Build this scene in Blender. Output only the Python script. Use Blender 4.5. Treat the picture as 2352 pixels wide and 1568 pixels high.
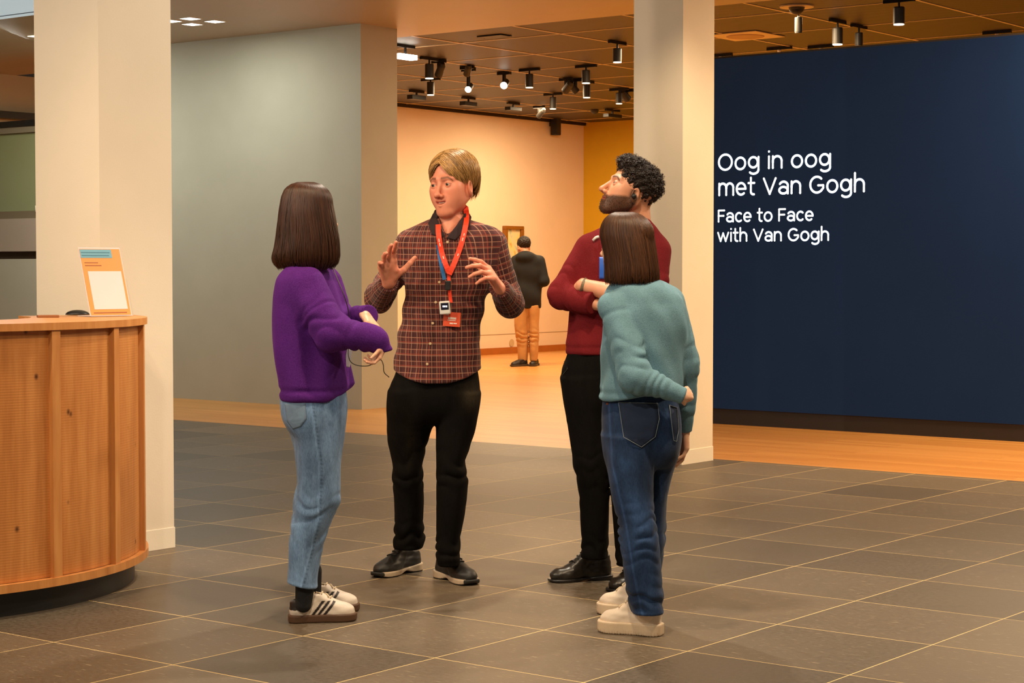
import bpy, bmesh, math, random
import numpy as np
from mathutils import Vector, Matrix

for _o in list(bpy.data.objects):
    bpy.data.objects.remove(_o)
SC = bpy.context.scene
COL = SC.collection
R = math.radians

# ------------------------------------------------------------------ camera
CAM_H, FPX, HORIZON = 1.35, 4315.0, 615.0
CX, CY = 1176.0, 784.0
YAW = math.atan2(3339.0, 4315.0)
PITCH = math.atan((CY - HORIZON) / FPX)
cam_d = bpy.data.cameras.new('camera')
cam_d.sensor_fit = 'HORIZONTAL'
cam_d.sensor_width = 36.0
cam_d.lens = FPX / 2352.0 * 36.0
cam_d.clip_end = 200
cam = bpy.data.objects.new('camera', cam_d)
COL.objects.link(cam)
cam.location = (0, 0, CAM_H)
cam.rotation_euler = (math.pi / 2 - PITCH, 0, YAW)
SC.camera = cam

# ------------------------------------------------------------------ view, world
SC.view_settings.view_transform = 'Standard'
SC.view_settings.look = 'None'
SC.view_settings.exposure = 0.0
SC.view_settings.gamma = 1.0
SC.view_settings.use_curve_mapping = False
world = bpy.data.worlds.new('world')
SC.world = world
world.use_nodes = True
world.node_tree.nodes['Background'].inputs[0].default_value = (1.0, 0.80, 0.58, 1)
world.node_tree.nodes['Background'].inputs[1].default_value = 0.22

CEIL = 3.66          # lobby ceiling
GCEIL = 3.75         # gallery ceiling
WARM = (1.0, 0.75, 0.48)
WARMER = (1.0, 0.72, 0.43)
NEUTRAL = (1.0, 0.86, 0.68)


def lamp(kind, name, loc, energy, color, size=0.1, target=None, angle=60, blend=0.5, parent=None):
    d = bpy.data.lights.new(name, kind)
    d.energy = energy
    d.color = color
    if kind == 'AREA':
        d.shape = 'SQUARE'
        d.size = size
    else:
        d.shadow_soft_size = size
    if kind == 'SPOT':
        d.spot_size = R(angle)
        d.spot_blend = blend
    o = bpy.data.objects.new(name, d)
    COL.objects.link(o)
    o.location = loc
    if target is not None:
        v = Vector(target) - Vector(loc)
        o.rotation_euler = v.to_track_quat('-Z', 'Y').to_euler()
    if parent:
        o.parent = parent
    return o


# light of the lobby: unseen ceiling spots, some added as fill (rings added below)
LOBBY_AND_FILL_SPOTS = [  # (u, v, energy, target u, target v, target z, angle, colour)
    (-5.15, 6.75, 250, -5.0, 6.1, 0.6, 88, NEUTRAL),
    (-3.0, 7.9, 190, -3.9, 6.6, 0.6, 92, NEUTRAL),
    (-3.6, 4.7, 210, -4.6, 5.6, 0.6, 96, WARM),
    (-5.7, 3.4, 200, -6.1, 4.8, 0.6, 96, WARM),
    (-2.2, 5.6, 220, -2.6, 6.0, 0.6, 104, WARM),
    (-5.2, 9.6, 120, -5.4, 9.4, 0.6, 105, WARM),
    (-4.3, 7.6, 300, -6.9, 6.0, 1.9, 62, NEUTRAL),
    (-5.9, 9.9, 150, -7.0, 11.1, 0.6, 80, WARM),
    (-7.4, 1.2, 470, -7.0, 5.7, 1.7, 62, NEUTRAL),
    (-2.4, 1.4, 230, -4.7, 6.0, 1.1, 64, NEUTRAL),  # added fill from the camera side for the group
    (-5.0, 0.4, 190, -5.0, 6.0, 1.2, 64, NEUTRAL),  # second added frontal fill that softens shade on the faces
    (-10.5, 8.2, 210, -7.4, 11.0, 1.8, 70, NEUTRAL),
    (-14.6, 10.4, 130, -18.5, 14.0, 2.7, 80, NEUTRAL),  # added to brighten the upper wall at the far left
    (-11.0, 9.0, 115, -13.6, 13.2, 2.2, 74, (0.97, 1.0, 0.90)),
]
GALLERY_LIGHTS = [  # area lights under the gallery ceiling
    (-15.3, 19.5, 205, 1.2), (-13.0, 22.4, 120, 1.2), (-16.4, 22.6, 110, 1.0),
    (-11.2, 17.4, 150, 1.2), (-9.2, 15.7, 150, 0.9), (-4.9, 12.9, 120, 0.9),
    (-3.0, 12.6, 260, 0.9), (-7.0, 21.0, 60, 1.2),
]
for (u, v, e, tu, tv, tz_, an, c) in LOBBY_AND_FILL_SPOTS:
    lamp('SPOT', 'lobby_and_fill_spot', (u, v, CEIL - 0.09), e, c, 0.06, (tu, tv, tz_), an, 0.8)
for (u, v, e, s) in GALLERY_LIGHTS:
    lamp('AREA', 'gallery_light', (u, v, (GCEIL if v > 14.3 else CEIL) - 0.03), e, WARMER, s, (u, v, 0))


# ------------------------------------------------------------------ helpers
def ray(px, py):
    cy, sy, cp, sp = math.cos(YAW), math.sin(YAW), math.cos(PITCH), math.sin(PITCH)
    fw = Vector((-sy * cp, cy * cp, -sp))
    rt = Vector((cy, sy, 0))
    up = rt.cross(fw)
    return fw * FPX + rt * (px - CX) - up * (py - CY)


def at_z(px, py, z=0.0):
    d = ray(px, py)
    return Vector((0, 0, CAM_H)) + d * ((z - CAM_H) / d.z)


def at_v(px, py, v):
    d = ray(px, py)
    return Vector((0, 0, CAM_H)) + d * (v / d.y)


def at_u(px, py, u):
    d = ray(px, py)
    return Vector((0, 0, CAM_H)) + d * (u / d.x)


def project(p):
    cy, sy, cp, sp = math.cos(YAW), math.sin(YAW), math.cos(PITCH), math.sin(PITCH)
    fw = Vector((-sy * cp, cy * cp, -sp))
    rt = Vector((cy, sy, 0))
    up = rt.cross(fw)
    q = Vector(p) - Vector((0, 0, CAM_H))
    z = q.dot(fw)
    return (CX + FPX * q.dot(rt) / z, CY - FPX * q.dot(up) / z, z)


def link(o, parent=None):
    COL.objects.link(o)
    if parent is not None:
        o.parent = parent
    return o


def tag(o, label=None, cat=None, group=None, kind=None):
    for k, v in (('label', label), ('category', cat), ('group', group), ('kind', kind)):
        if v:
            o[k] = v
    return o


def empty(name, loc=(0, 0, 0), rz=0.0, **kw):
    o = bpy.data.objects.new(name, None)
    o.empty_display_size = 0.1
    o.location = loc
    o.rotation_euler = (0, 0, rz)
    link(o)
    return tag(o, **kw)


def srgb(r, g, b):
    f = lambda c: ((c / 255.0) / 12.92) if c / 255.0 <= 0.04045 else (((c / 255.0) + 0.055) / 1.055) ** 2.4
    return (f(r), f(g), f(b))


class NT:
    """small node-tree builder"""
    def __init__(self, name):
        self.m = bpy.data.materials.new(name)
        self.m.use_nodes = True
        self.t = self.m.node_tree
        self.b = self.t.nodes['Principled BSDF']

    def n(self, typ, **kw):
        x = self.t.nodes.new(typ)
        for k, v in kw.items():
            if k in x.inputs:
                x.inputs[k].default_value = v
            else:
                setattr(x, k, v)
        return x

    def l(self, a, b):
        self.t.links.new(a, b)

    def set(self, **kw):
        for k, v in kw.items():
            k = k.replace('_', ' ')
            self.b.inputs[k].default_value = v
        return self

    def coord(self, kind='Object', scale=(1, 1, 1), rot=(0, 0, 0)):
        tc = self.n('ShaderNodeTexCoord')
        mp = self.n('ShaderNodeMapping')
        mp.inputs['Scale'].default_value = scale
        mp.inputs['Rotation'].default_value = rot
        self.l(tc.outputs[kind], mp.inputs['Vector'])
        return mp.outputs['Vector']

    def noise(self, vec, scale=5, detail=3, rough=0.55):
        x = self.n('ShaderNodeTexNoise')
        x.inputs['Scale'].default_value = scale
        x.inputs['Detail'].default_value = detail
        x.inputs['Roughness'].default_value = rough
        self.l(vec, x.inputs['Vector'])
        return x.outputs['Fac']

    def ramp(self, fac, stops):
        x = self.n('ShaderNodeValToRGB')
        e = x.color_ramp.elements
        while len(e) > len(stops):
            e.remove(e[-1])
        while len(e) < len(stops):
            e.new(0.5)
        for i, (p, c) in enumerate(stops):
            e[i].position = p
            e[i].color = (*c, 1) if len(c) == 3 else c
        self.l(fac, x.inputs['Fac'])
        return x.outputs['Color']

    def math(self, op, a, b=None, c=None):
        x = self.n('ShaderNodeMath', operation=op)
        for i, v in enumerate((a, b, c)):
            if v is None:
                continue
            if isinstance(v, (int, float)):
                x.inputs[i].default_value = v
            else:
                self.l(v, x.inputs[i])
        return x.outputs[0]

    def mix(self, fac, a, b, mode='MIX'):
        x = self.n('ShaderNodeMix', data_type='RGBA', blend_type=mode)
        for s, v in ((x.inputs[0], fac), (x.inputs[6], a), (x.inputs[7], b)):
            if isinstance(v, (int, float)):
                s.default_value = v
            elif isinstance(v, tuple):
                s.default_value = (*v[:3], 1)
            else:
                self.l(v, s)
        return x.outputs[2]

    def bump(self, h, strength=0.2, dist=0.01, prev=None):
        x = self.n('ShaderNodeBump')
        x.inputs['Strength'].default_value = strength
        x.inputs['Distance'].default_value = dist
        self.l(h, x.inputs['Height'])
        if prev is not None:
            self.l(prev, x.inputs['Normal'])
        return x.outputs['Normal']

    def color(self, c):
        if isinstance(c, tuple):
            self.b.inputs['Base Color'].default_value = (*c[:3], 1)
        else:
            self.l(c, self.b.inputs['Base Color'])
        return self

    def normal(self, n):
        self.l(n, self.b.inputs['Normal'])
        return self


def scl(c, k):
    return tuple(min(1.0, x * k) for x in c)


def simple(name, c, rough=0.6, var=0.08, nscale=6, bump=0.0, bscale=60, metallic=0.0, spec=0.5, coord='Object'):
    t = NT(name)
    v = t.coord(coord)
    f = t.noise(v, nscale, 4)
    t.color(t.ramp(f, [(0.25, scl(c, 1 - var)), (0.75, scl(c, 1 + var))]))
    t.set(Roughness=rough, Metallic=metallic, Specular_IOR_Level=spec)
    if bump:
        t.normal(t.bump(t.noise(v, bscale, 3), bump, 0.004))
    return t.m


def emit(name, c, strength):
    t = NT(name)
    t.color((0.8, 0.8, 0.8))
    t.b.inputs['Emission Color'].default_value = (*c, 1)
    t.b.inputs['Emission Strength'].default_value = strength
    return t.m


def mesh_obj(name, verts, faces, m=None, parent=None, smooth=False):
    me = bpy.data.meshes.new(name)
    me.from_pydata([tuple(v) for v in verts], [], faces)
    me.update()
    if smooth:
        me.polygons.foreach_set('use_smooth', [True] * len(me.polygons))
    if m is not None:
        me.materials.append(m)
    return link(bpy.data.objects.new(name, me), parent)


def bm_obj(name, bm, m=None, parent=None, smooth=False, bevel=0.0):
    if bevel:
        bmesh.ops.bevel(bm, geom=list(bm.edges), offset=bevel, segments=2, profile=0.5, affect='EDGES')
    me = bpy.data.meshes.new(name)
    bm.normal_update()
    bm.to_mesh(me)
    bm.free()
    if smooth:
        me.polygons.foreach_set('use_smooth', [True] * len(me.polygons))
    if m is not None:
        for x in (m if isinstance(m, (list, tuple)) else [m]):
            me.materials.append(x)
    return link(bpy.data.objects.new(name, me), parent)


def add_box(bm, x0, x1, y0, y1, z0, z1, M=None):
    vs = [bm.verts.new((x, y, z)) for z in (z0, z1) for (x, y) in ((x0, y0), (x1, y0), (x1, y1), (x0, y1))]
    for f in ((3, 2, 1, 0), (4, 5, 6, 7), (0, 1, 5, 4), (1, 2, 6, 5), (2, 3, 7, 6), (3, 0, 4, 7)):
        bm.faces.new([vs[i] for i in f])
    if M is not None:
        for v in vs:
            v.co = M @ v.co
    return vs


def box(name, x0, x1, y0, y1, z0, z1, m=None, parent=None, bevel=0.0, M=None):
    bm = bmesh.new()
    add_box(bm, x0, x1, y0, y1, z0, z1, M)
    return bm_obj(name, bm, m, parent, bevel=bevel)


def add_lathe(bm, prof, n=24, M=None, cap=True):
    """revolve (r, z) profile about z"""
    rings = []
    for (r, z) in prof:
        rings.append([bm.verts.new((r * math.cos(2 * math.pi * k / n), r * math.sin(2 * math.pi * k / n), z)) for k in range(n)])
    for a, b in zip(rings, rings[1:]):
        for k in range(n):
            bm.faces.new((a[k], a[(k + 1) % n], b[(k + 1) % n], b[k]))
    if cap:
        bm.faces.new(rings[0][::-1])
        bm.faces.new(rings[-1])
    if M is not None:
        for r in rings:
            for v in r:
                v.co = M @ v.co


def lathe(name, prof, n, m, parent=None, M=None, smooth=False):
    bm = bmesh.new()
    add_lathe(bm, prof, n, M)
    return bm_obj(name, bm, m, parent, smooth)


def tube_data(pts, rad, n=8, closed_ends=True):
    pts = [Vector(p) for p in pts]
    rads = rad if isinstance(rad, (list, tuple)) else [rad] * len(pts)
    V, F = [], []
    prev = None
    for i, p in enumerate(pts):
        t = (pts[min(i + 1, len(pts) - 1)] - pts[max(i - 1, 0)]).normalized()
        if prev is None:
            a = t.orthogonal().normalized()
        else:
            a = (prev - t * prev.dot(t)).normalized()
        prev = a
        b = t.cross(a)
        for k in range(n):
            th = 2 * math.pi * k / n
            V.append(p + (a * math.cos(th) + b * math.sin(th)) * rads[i])
    for i in range(len(pts) - 1):
        for k in range(n):
            F.append((i * n + k, i * n + (k + 1) % n, (i + 1) * n + (k + 1) % n, (i + 1) * n + k))
    if closed_ends:
        F.append(tuple(range(n))[::-1])
        F.append(tuple((len(pts) - 1) * n + k for k in range(n)))
    return V, F


def tube(name, pts, rad, m, parent=None, n=8):
    V, F = tube_data(pts, rad, n)
    return mesh_obj(name, V, F, m, parent, True)


def catmull(pts, per=8):
    P = [Vector(p) for p in pts]
    P = [P[0] * 2 - P[1]] + P + [P[-1] * 2 - P[-2]]
    out = []
    for i in range(1, len(P) - 2):
        for k in range(per):
            t = k / per
            a, b, c, d = P[i - 1], P[i], P[i + 1], P[i + 2]
            out.append(0.5 * ((2 * b) + (c - a) * t + (2 * a - 5 * b + 4 * c - d) * t * t + (3 * b - a - 3 * c + d) * t ** 3))
    out.append(P[-2])
    return out


def copy_part(o, parent, **kw):
    c = o.copy()
    link(c)
    c.parent = parent
    for k, v in kw.items():
        setattr(c, k, v)
    return c

# ------------------------------------------------------------------ materials of the setting
def stone_mat():
    t = NT('slate_tile')
    oi = t.n('ShaderNodeObjectInfo')
    v = t.coord('Object')
    add = t.n('ShaderNodeVectorMath', operation='ADD')
    t.l(v, add.inputs[0])
    t.l(oi.outputs['Location'], add.inputs[1])
    p = add.outputs[0]
    fine = t.noise(p, 55, 5, 0.7)
    big = t.noise(p, 3.5, 4)
    mp = t.n('ShaderNodeMapping')
    mp.inputs['Scale'].default_value = (1.0, 7.0, 1)
    t.l(p, mp.inputs['Vector'])
    flecks = t.noise(mp.outputs['Vector'], 17, 3, 0.6)
    base = t.ramp(oi.outputs['Random'], [(0.0, srgb(70, 58, 44)), (0.5, srgb(94, 79, 61)), (1.0, srgb(118, 101, 79))])
    c = t.mix(t.math('MULTIPLY', big, 0.5), base, srgb(76, 69, 61))
    c = t.mix(t.ramp(fine, [(0.35, (0, 0, 0)), (0.75, (0.55, 0.55, 0.55))]), c, srgb(126, 116, 100))
    sel = t.math('GREATER_THAN', oi.outputs['Random'], 0.4)
    fl = t.math('MULTIPLY', t.ramp(flecks, [(0.62, (0, 0, 0)), (0.70, (0.75, 0.75, 0.75))]), sel)
    c = t.mix(fl, c, srgb(176, 160, 132))
    t.color(c)
    t.set(Specular_IOR_Level=0.45)
    t.l(t.math('ADD', t.math('MULTIPLY', fine, 0.25), 0.34), t.b.inputs['Roughness'])
    t.normal(t.bump(fine, 0.25, 0.003, t.bump(big, 0.3, 0.006)))
    return t.m


def wood_floor_mat():
    t = NT('oak_floor')
    v = t.coord('Object')
    br = t.n('ShaderNodeTexBrick')
    br.offset = 0.37
    br.inputs['Scale'].default_value = 1.0
    br.inputs['Brick Width'].default_value = 1.6
    br.inputs['Row Height'].default_value = 0.09
    br.inputs['Mortar Size'].default_value = 0.0012
    br.inputs['Color1'].default_value = (*srgb(226, 164, 88), 1)
    br.inputs['Color2'].default_value = (*srgb(206, 142, 70), 1)
    br.inputs['Mortar'].default_value = (*srgb(110, 66, 28), 1)
    t.l(v, br.inputs['Vector'])
    mp = t.coord('Object', (1.2, 22, 1))
    g = t.noise(mp, 3, 4)
    c = t.mix(t.math('MULTIPLY', g, 0.45), br.outputs['Color'], srgb(176, 112, 50))
    t.color(c)
    t.set(Roughness=0.33, Specular_IOR_Level=0.5)
    t.normal(t.bump(g, 0.08, 0.002))
    return t.m


def plaster(name, c, var=0.03):
    return simple(name, c, 0.75, var, 2.5, 0.12, 160, spec=0.25)


def mesh_panel_mat():
    t = NT('perforated_metal_panel')
    v = t.coord('Object', (1, 1, 1), (0, 0, R(45)))
    ck = t.n('ShaderNodeTexWave', wave_type='BANDS', bands_direction='X')
    ck.inputs['Scale'].default_value = 9
    ck.inputs['Distortion'].default_value = 0.4
    t.l(v, ck.inputs['Vector'])
    n = t.noise(t.coord('Object'), 2.2, 3)
    c = t.ramp(ck.outputs['Fac'], [(0.2, srgb(28, 21, 12)), (0.7, srgb(58, 44, 25))])
    c = t.mix(t.math('MULTIPLY', n, 0.4), c, srgb(36, 27, 14))
    t.color(c)
    t.set(Roughness=0.45, Metallic=0.0)
    t.normal(t.bump(ck.outputs['Fac'], 0.35, 0.006))
    return t.m


def desk_wood(name, ribs):
    t = NT(name)
    v = t.coord('Object', (5, 5, 0.55))
    g = t.noise(v, 4.0, 5, 0.6)
    v2 = t.coord('Object', (26, 26, 0.8))
    g2 = t.noise(v2, 4.0, 4, 0.6)
    c = t.ramp(g, [(0.3, srgb(182, 112, 54)), (0.5, srgb(202, 132, 68)), (0.72, srgb(218, 152, 86))])
    c = t.mix(t.math('MULTIPLY', g2, 0.30), c, srgb(186, 116, 54) if ribs else srgb(226, 166, 98))
    if ribs:
        vk = t.coord('Object', (3.4, 3.4, 2.6))
        vo = t.n('ShaderNodeTexVoronoi', feature='F1')
        vo.inputs['Scale'].default_value = 2.3
        t.l(vk, vo.inputs['Vector'])
        k = t.ramp(vo.outputs['Distance'], [(0.03, (1, 1, 1)), (0.10, (0, 0, 0))])
        c = t.mix(t.math('MULTIPLY', k, 0.9), c, srgb(70, 32, 10))
        w = t.n('ShaderNodeTexWave', wave_type='BANDS', bands_direction='Z')
        w.inputs['Scale'].default_value = 30
        t.l(t.coord('Object'), w.inputs['Vector'])
        t.normal(t.bump(w.outputs['Fac'], 0.10, 0.003))
    else:
        t.normal(t.bump(g2, 0.1, 0.003))
    t.color(c)
    t.set(Roughness=0.42)
    return t.m


M_TILE = stone_mat()
M_GROUT = simple('tile_joint', srgb(246, 216, 152), 0.7, 0.06)
M_OAK = wood_floor_mat()
M_WHITE = plaster('column_plaster', srgb(233, 220, 198))
M_SKIRT = plaster('column_skirting', srgb(238, 226, 206))
M_GREY = plaster('grey_wall', srgb(190, 184, 164), 0.04)
M_CREAM = plaster('cream_wall', srgb(240, 214, 182))
M_YELLOW = plaster('ochre_wall', srgb(208, 164, 34))
M_CEIL = simple('lobby_ceiling', srgb(190, 172, 150), 0.38, 0.03, 2)
M_PANEL = mesh_panel_mat()
M_BAR = simple('ceiling_profile', srgb(226, 200, 158), 0.35, 0.03)
M_BLACK = simple('black_metal', (0.012, 0.011, 0.010), 0.45, 0.1)
M_DKGREY = simple('dark_grey_metal', srgb(50, 46, 40), 0.5, 0.05)
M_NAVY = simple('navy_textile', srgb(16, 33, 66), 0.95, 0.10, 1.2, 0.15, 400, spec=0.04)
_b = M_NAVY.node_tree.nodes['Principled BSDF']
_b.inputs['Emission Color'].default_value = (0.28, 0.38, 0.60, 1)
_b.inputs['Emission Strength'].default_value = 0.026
M_PLINTH = simple('dark_plinth', srgb(34, 25, 18), 0.6, 0.05)
M_LETTER = emit('lit_letter', (0.86, 1.0, 0.97), 1.15)
M_LENS = emit('lamp_lens', (1.0, 0.86, 0.62), 3.0)
M_LENS2 = emit('spot_lens', (1.0, 0.92, 0.78), 8.0)
M_SQUARE = emit('square_lamp', (0.93, 1.0, 0.97), 4.0)
M_WOODP = desk_wood('desk_panel_wood', True)
M_WOODB = desk_wood('desk_batten_wood', False)

S = 'structure'
# ------------------------------------------------------------------ floors
stone_v1 = 11.35
fl = mesh_obj('floor', [(-30, -6, 0), (6, -6, 0), (6, stone_v1, 0), (-30, stone_v1, 0), (-30, -6, -0.1), (6, -6, -0.1), (6, stone_v1, -0.1), (-30, stone_v1, -0.1)],
              [(0, 1, 2, 3), (7, 6, 5, 4), (0, 4, 5, 1), (1, 5, 6, 2), (2, 6, 7, 3), (3, 7, 4, 0)], M_GROUT)
fl.location.z = -0.0003
tag(fl, 'dark slate tiled lobby floor with pale joints', None, None, S)
PT = 0.6325
TU, TV = -4.80, 4.948
tiles = []
for i in range(-34, 16):
    for j in range(-14, 11):
        u0, v0 = TU + i * PT, TV + j * PT
        v1 = min(v0 + PT, stone_v1 + 0.0025)
        if v1 - v0 < 0.05 or u0 > 5.3 or u0 < -29.5 or v0 < -5.9:
            continue
        c = (u0 + PT / 2, (v0 + v1) / 2, 0)
        x, y, z = project(c)
        seen = z > 1 and -330 < x < 2700 and y < 1900
        d = math.hypot(x - CX, y - CY) if seen else 1e9
        tiles.append((not seen, d, u0, v0, v1))
tiles.sort()
full = None
rest = bmesh.new()
rng = random.Random(4)
nt = 0
G = 0.0025
for (hid, d, u0, v0, v1) in tiles:
    w, h = PT - 2 * G, v1 - v0 - 2 * G
    if not hid and nt < 300:
        if h > PT - 3 * G:
            if full is None:
                full = box('tile', 0, w, 0, h, -0.012, 0, M_TILE, fl, bevel=0.0)
                o = full
            else:
                o = copy_part(full, fl)
            o.location = (u0 + G, v0 + G, 0.0003 + rng.uniform(-0.0001, 0.0001))
        else:
            o = box('tile', 0, w, 0, h, -0.012, 0, M_TILE, fl)
            o.location = (u0 + G, v0 + G, 0.0003)
        nt += 1
    else:
        add_box(rest, u0 + G, u0 + G + w, v0 + G, v0 + G + h, -0.010, 0.0003)
rt_ = bm_obj('distant_tiles', rest, M_TILE, fl)
rt_['kind'] = 'stuff'

fg = box('floor_wood', -30, 6, stone_v1, 30, -0.1, 0.0, M_OAK)
tag(fg, 'warm oak plank floor of the gallery', None, None, S)

# ------------------------------------------------------------------ ceilings
cl = box('ceiling', -30, 6, -6, 14.30, CEIL, CEIL + 0.2, M_CEIL)
tag(cl, 'smooth painted lobby ceiling', None, None, S)
cg = box('ceiling_gallery', -30, 6, 14.30, 30, GCEIL + 0.03, GCEIL + 0.2, simple('ceiling_void', srgb(40, 30, 18), 0.8))
tag(cg, 'dark perforated metal panel ceiling of the gallery', None, None, S)
GP = 1.32
GU, GV = -8.82, 14.30
pan = None
for i in range(-9, 7):
    for j in range(0, 9):
        u0, v0 = GU + i * GP, GV + j * GP
        if pan is None:
            pan = box('ceiling_panel', 0.014, GP - 0.014, 0.014, GP - 0.014, 0, 0.022, M_PANEL, cg)
            o = pan
        else:
            o = copy_part(pan, cg)
        o.location = (u0, v0, GCEIL)
for i in range(-9, 8):
    box('ceiling_profile', GU + i * GP - 0.014, GU + i * GP + 0.014, GV, GV + 9 * GP, GCEIL - 0.006, GCEIL + 0.03, M_BAR, cg)
for j in range(0, 10):
    box('ceiling_profile', GU - 9 * GP, GU + 7 * GP, GV + j * GP - 0.012, GV + j * GP + 0.012, GCEIL - 0.005, GCEIL + 0.03, M_BAR, cg)

# ------------------------------------------------------------------ walls and columns
wl = box('wall_grey', -15.9, -12.07, 13.26, 13.78, 0, CEIL, M_GREY)
tag(wl, 'broad grey plaster wall block', None, None, S)
box('shadow_gap', -15.9, -12.074, 13.264, 13.776, 0, 0.012, M_BLACK, wl).location.z = 0.0
wc = box('wall_gallery_side', -18.42, -18.17, 16.5, 25.67, 0, GCEIL, M_CREAM)
tag(wc, 'cream gallery wall with hung painting', None, None, S)
box('skirting_line', -18.18, -18.166, 16.5, 25.42, 0.305, 0.312, simple('panel_joint', srgb(150, 130, 96), 0.8), wc)
bb = box('baseboard_gallery', -18.17, -18.13, 16.5, 25.42, 0, 0.10, simple('wood_skirting', srgb(176, 100, 40), 0.45, 0.1))
tag(bb, 'low wooden skirting along the cream gallery wall', None, None, S)
tag(box('trim_shadow_line', -18.17, -18.12, 16.5, 25.42, GCEIL - 0.05, GCEIL, simple('painted_shadow_line', srgb(46, 32, 16), .7)), 'dark strip drawn as the shadow line along the top of the cream wall', None, None, S)  # shadow line under the ceiling, put in as a dark strip
wy = box('wall_gallery_end', -18.17, 6, 25.42, 25.67, 0, GCEIL, M_YELLOW)
tag(wy, 'ochre yellow end wall of the gallery', None, None, S)


def column(name, u0, u1, v0, v1, label):
    c = box(name, u0, u1, v0, v1, 0.1, CEIL, M_WHITE)
    tag(c, label, None, None, S)
    e = 0.004
    box('skirting', u0 - e, u1 + e, v0 - e, v1 + e, 0, 0.1, M_SKIRT, c, bevel=0.002)
    return c


column('wall_column_left', -7.285, -6.822, 5.706, 6.148, 'square cream column behind the curved wooden desk')
column('wall_column_right', -7.331, -6.929, 10.852, 11.254, 'square cream column in front of the navy wall')

# ------------------------------------------------------------------ far left: glazed stair screen and wall behind the column
sl = empty('wall_stair', (0, 0, 0))
tag(sl, 'glazed green stair screen above a low grey wall', None, None, S)
V1 = 13.3
box('low_wall', -24, -15.95, V1, V1 + 0.2, 0, 1.45, M_GREY, sl)
box('ledge', -24, -15.95, V1 + 0.03, V1 + 0.18, 1.45, 1.535, simple('brown_ledge', srgb(70, 52, 30), 0.6), sl)
box('beam', -24, -15.95, V1 - 0.05, V1 + 0.18, 1.535, 1.90, plaster('pink_beige_beam', srgb(178, 160, 142)), sl)
box('beam_trim', -24, -15.95, V1 - 0.02, V1 + 0.18, 1.90, 1.985, plaster('grey_beam_strip', srgb(128, 112, 88)), sl)  # thin grey strip along the top of the beam
gl = NT('green_glass')
gl.color(srgb(150, 154, 110)).set(Roughness=0.15, Specular_IOR_Level=0.6)
box('glass_pane', -24, -15.95, V1 + 0.06, V1 + 0.09, 1.985, 2.86, gl.m, sl)
box('head_rail', -24, -15.95, V1 + 0.02, V1 + 0.14, 2.86, 2.93, plaster('rail', srgb(142, 128, 104)), sl)
box('black_rail', -24, -15.95, V1 - 0.0, V1 + 0.12, 2.93, 2.995, M_BLACK, sl)
box('black_rail', -18.6, -18.45, 9.0, 16.4, 3.13, 3.21, M_BLACK, sl)
box('back_panel', -18.9, -18.6, 9.0, 16.4, 2.6, 3.66, plaster('beige_upper', srgb(176, 156, 124)), sl)
tube('pull_handle', [at_v(83, y, V1 - 0.03) for y in (472, 478, 486)], 0.012, M_SKIRT, sl)

lp = box('trim_skylight', -17.6, -12.2, 10.1, 10.95, CEIL - 0.01, CEIL + 0.01, emit('skylight_panel', (0.50, 0.72, 0.80), 0.55))
tag(lp, 'pale blue skylight strip in the lobby ceiling', None, None, S)
box('skylight_frame', -17.6, -12.2, 10.80, 10.815, CEIL - 0.014, CEIL + 0.005, M_BLACK, lp)


# ------------------------------------------------------------------ square downlights of the lobby ceiling
def square_lamp(u, v, label, energy):
    t = empty('square_downlight', (u, v, CEIL), label=label, cat='ceiling light', group='square ceiling downlights in clusters of four')
    bm = bmesh.new()
    s = 0.072
    for (x0, x1, y0, y1) in ((-s - .008, s + .008, -s - .008, -s), (-s - .008, s + .008, s, s + .008), (-s - .008, -s, -s, s), (s, s + .008, -s, s)):
        add_box(bm, x0, x1, y0, y1, -0.006, 0.0)
    bm_obj('lamp_frame', bm, M_SKIRT, t)
    box('diffuser', -s, s, -s, s, -0.004, 0.0, M_SQUARE, t)
    return t


for (u, v, w) in ((-13.08, 12.03, 'farthest from the grey wall'), (-13.05, 12.31, 'rightmost of the visible cluster'),
                  (-13.37, 12.32, 'nearest the grey wall'), (-13.35, 12.04, 'partly cut off by the left column')):
    square_lamp(u, v, 'bright square downlight above the grey wall, ' + w, 0)
square_lamp(-15.28, 12.03, 'lone bright square downlight left of the left column', 0)
lamp('AREA', 'square_cluster_light', (-13.2, 12.18, CEIL - 0.02), 26, (0.95, 1.0, 0.92), 0.5, (-13.2, 12.18, 0))
lamp('AREA', 'square_cluster_light', (-15.6, 11.8, CEIL - 0.02), 60, (0.95, 1.0, 0.92), 0.5, (-15.3, 12.0, 0))

# ------------------------------------------------------------------ navy exhibition wall with lettering
VB = 13.918
nw = empty('exhibition_wall', (-6.6, VB, 0), label='free-standing navy exhibition wall with white title lettering', cat='exhibition wall')
OFF = Vector((-6.6, VB, 0))
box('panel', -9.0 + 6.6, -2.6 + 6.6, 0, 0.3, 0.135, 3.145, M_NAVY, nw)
box('plinth', -9.0 + 6.6, -2.6 + 6.6, 0.015, 0.285, 0.0, 0.135, M_PLINTH, nw)
box('top_edge', -9.0 + 6.6, -2.6 + 6.6, 0.0, 0.3, 3.145, 3.16, M_PLINTH, nw)


def arc(cx, cy, rx, ry, a0, a1, n=18):
    return [(cx + rx * math.cos(R(a0 + (a1 - a0) * k / n)), cy + ry * math.sin(R(a0 + (a1 - a0) * k / n))) for k in range(n + 1)]


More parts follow.
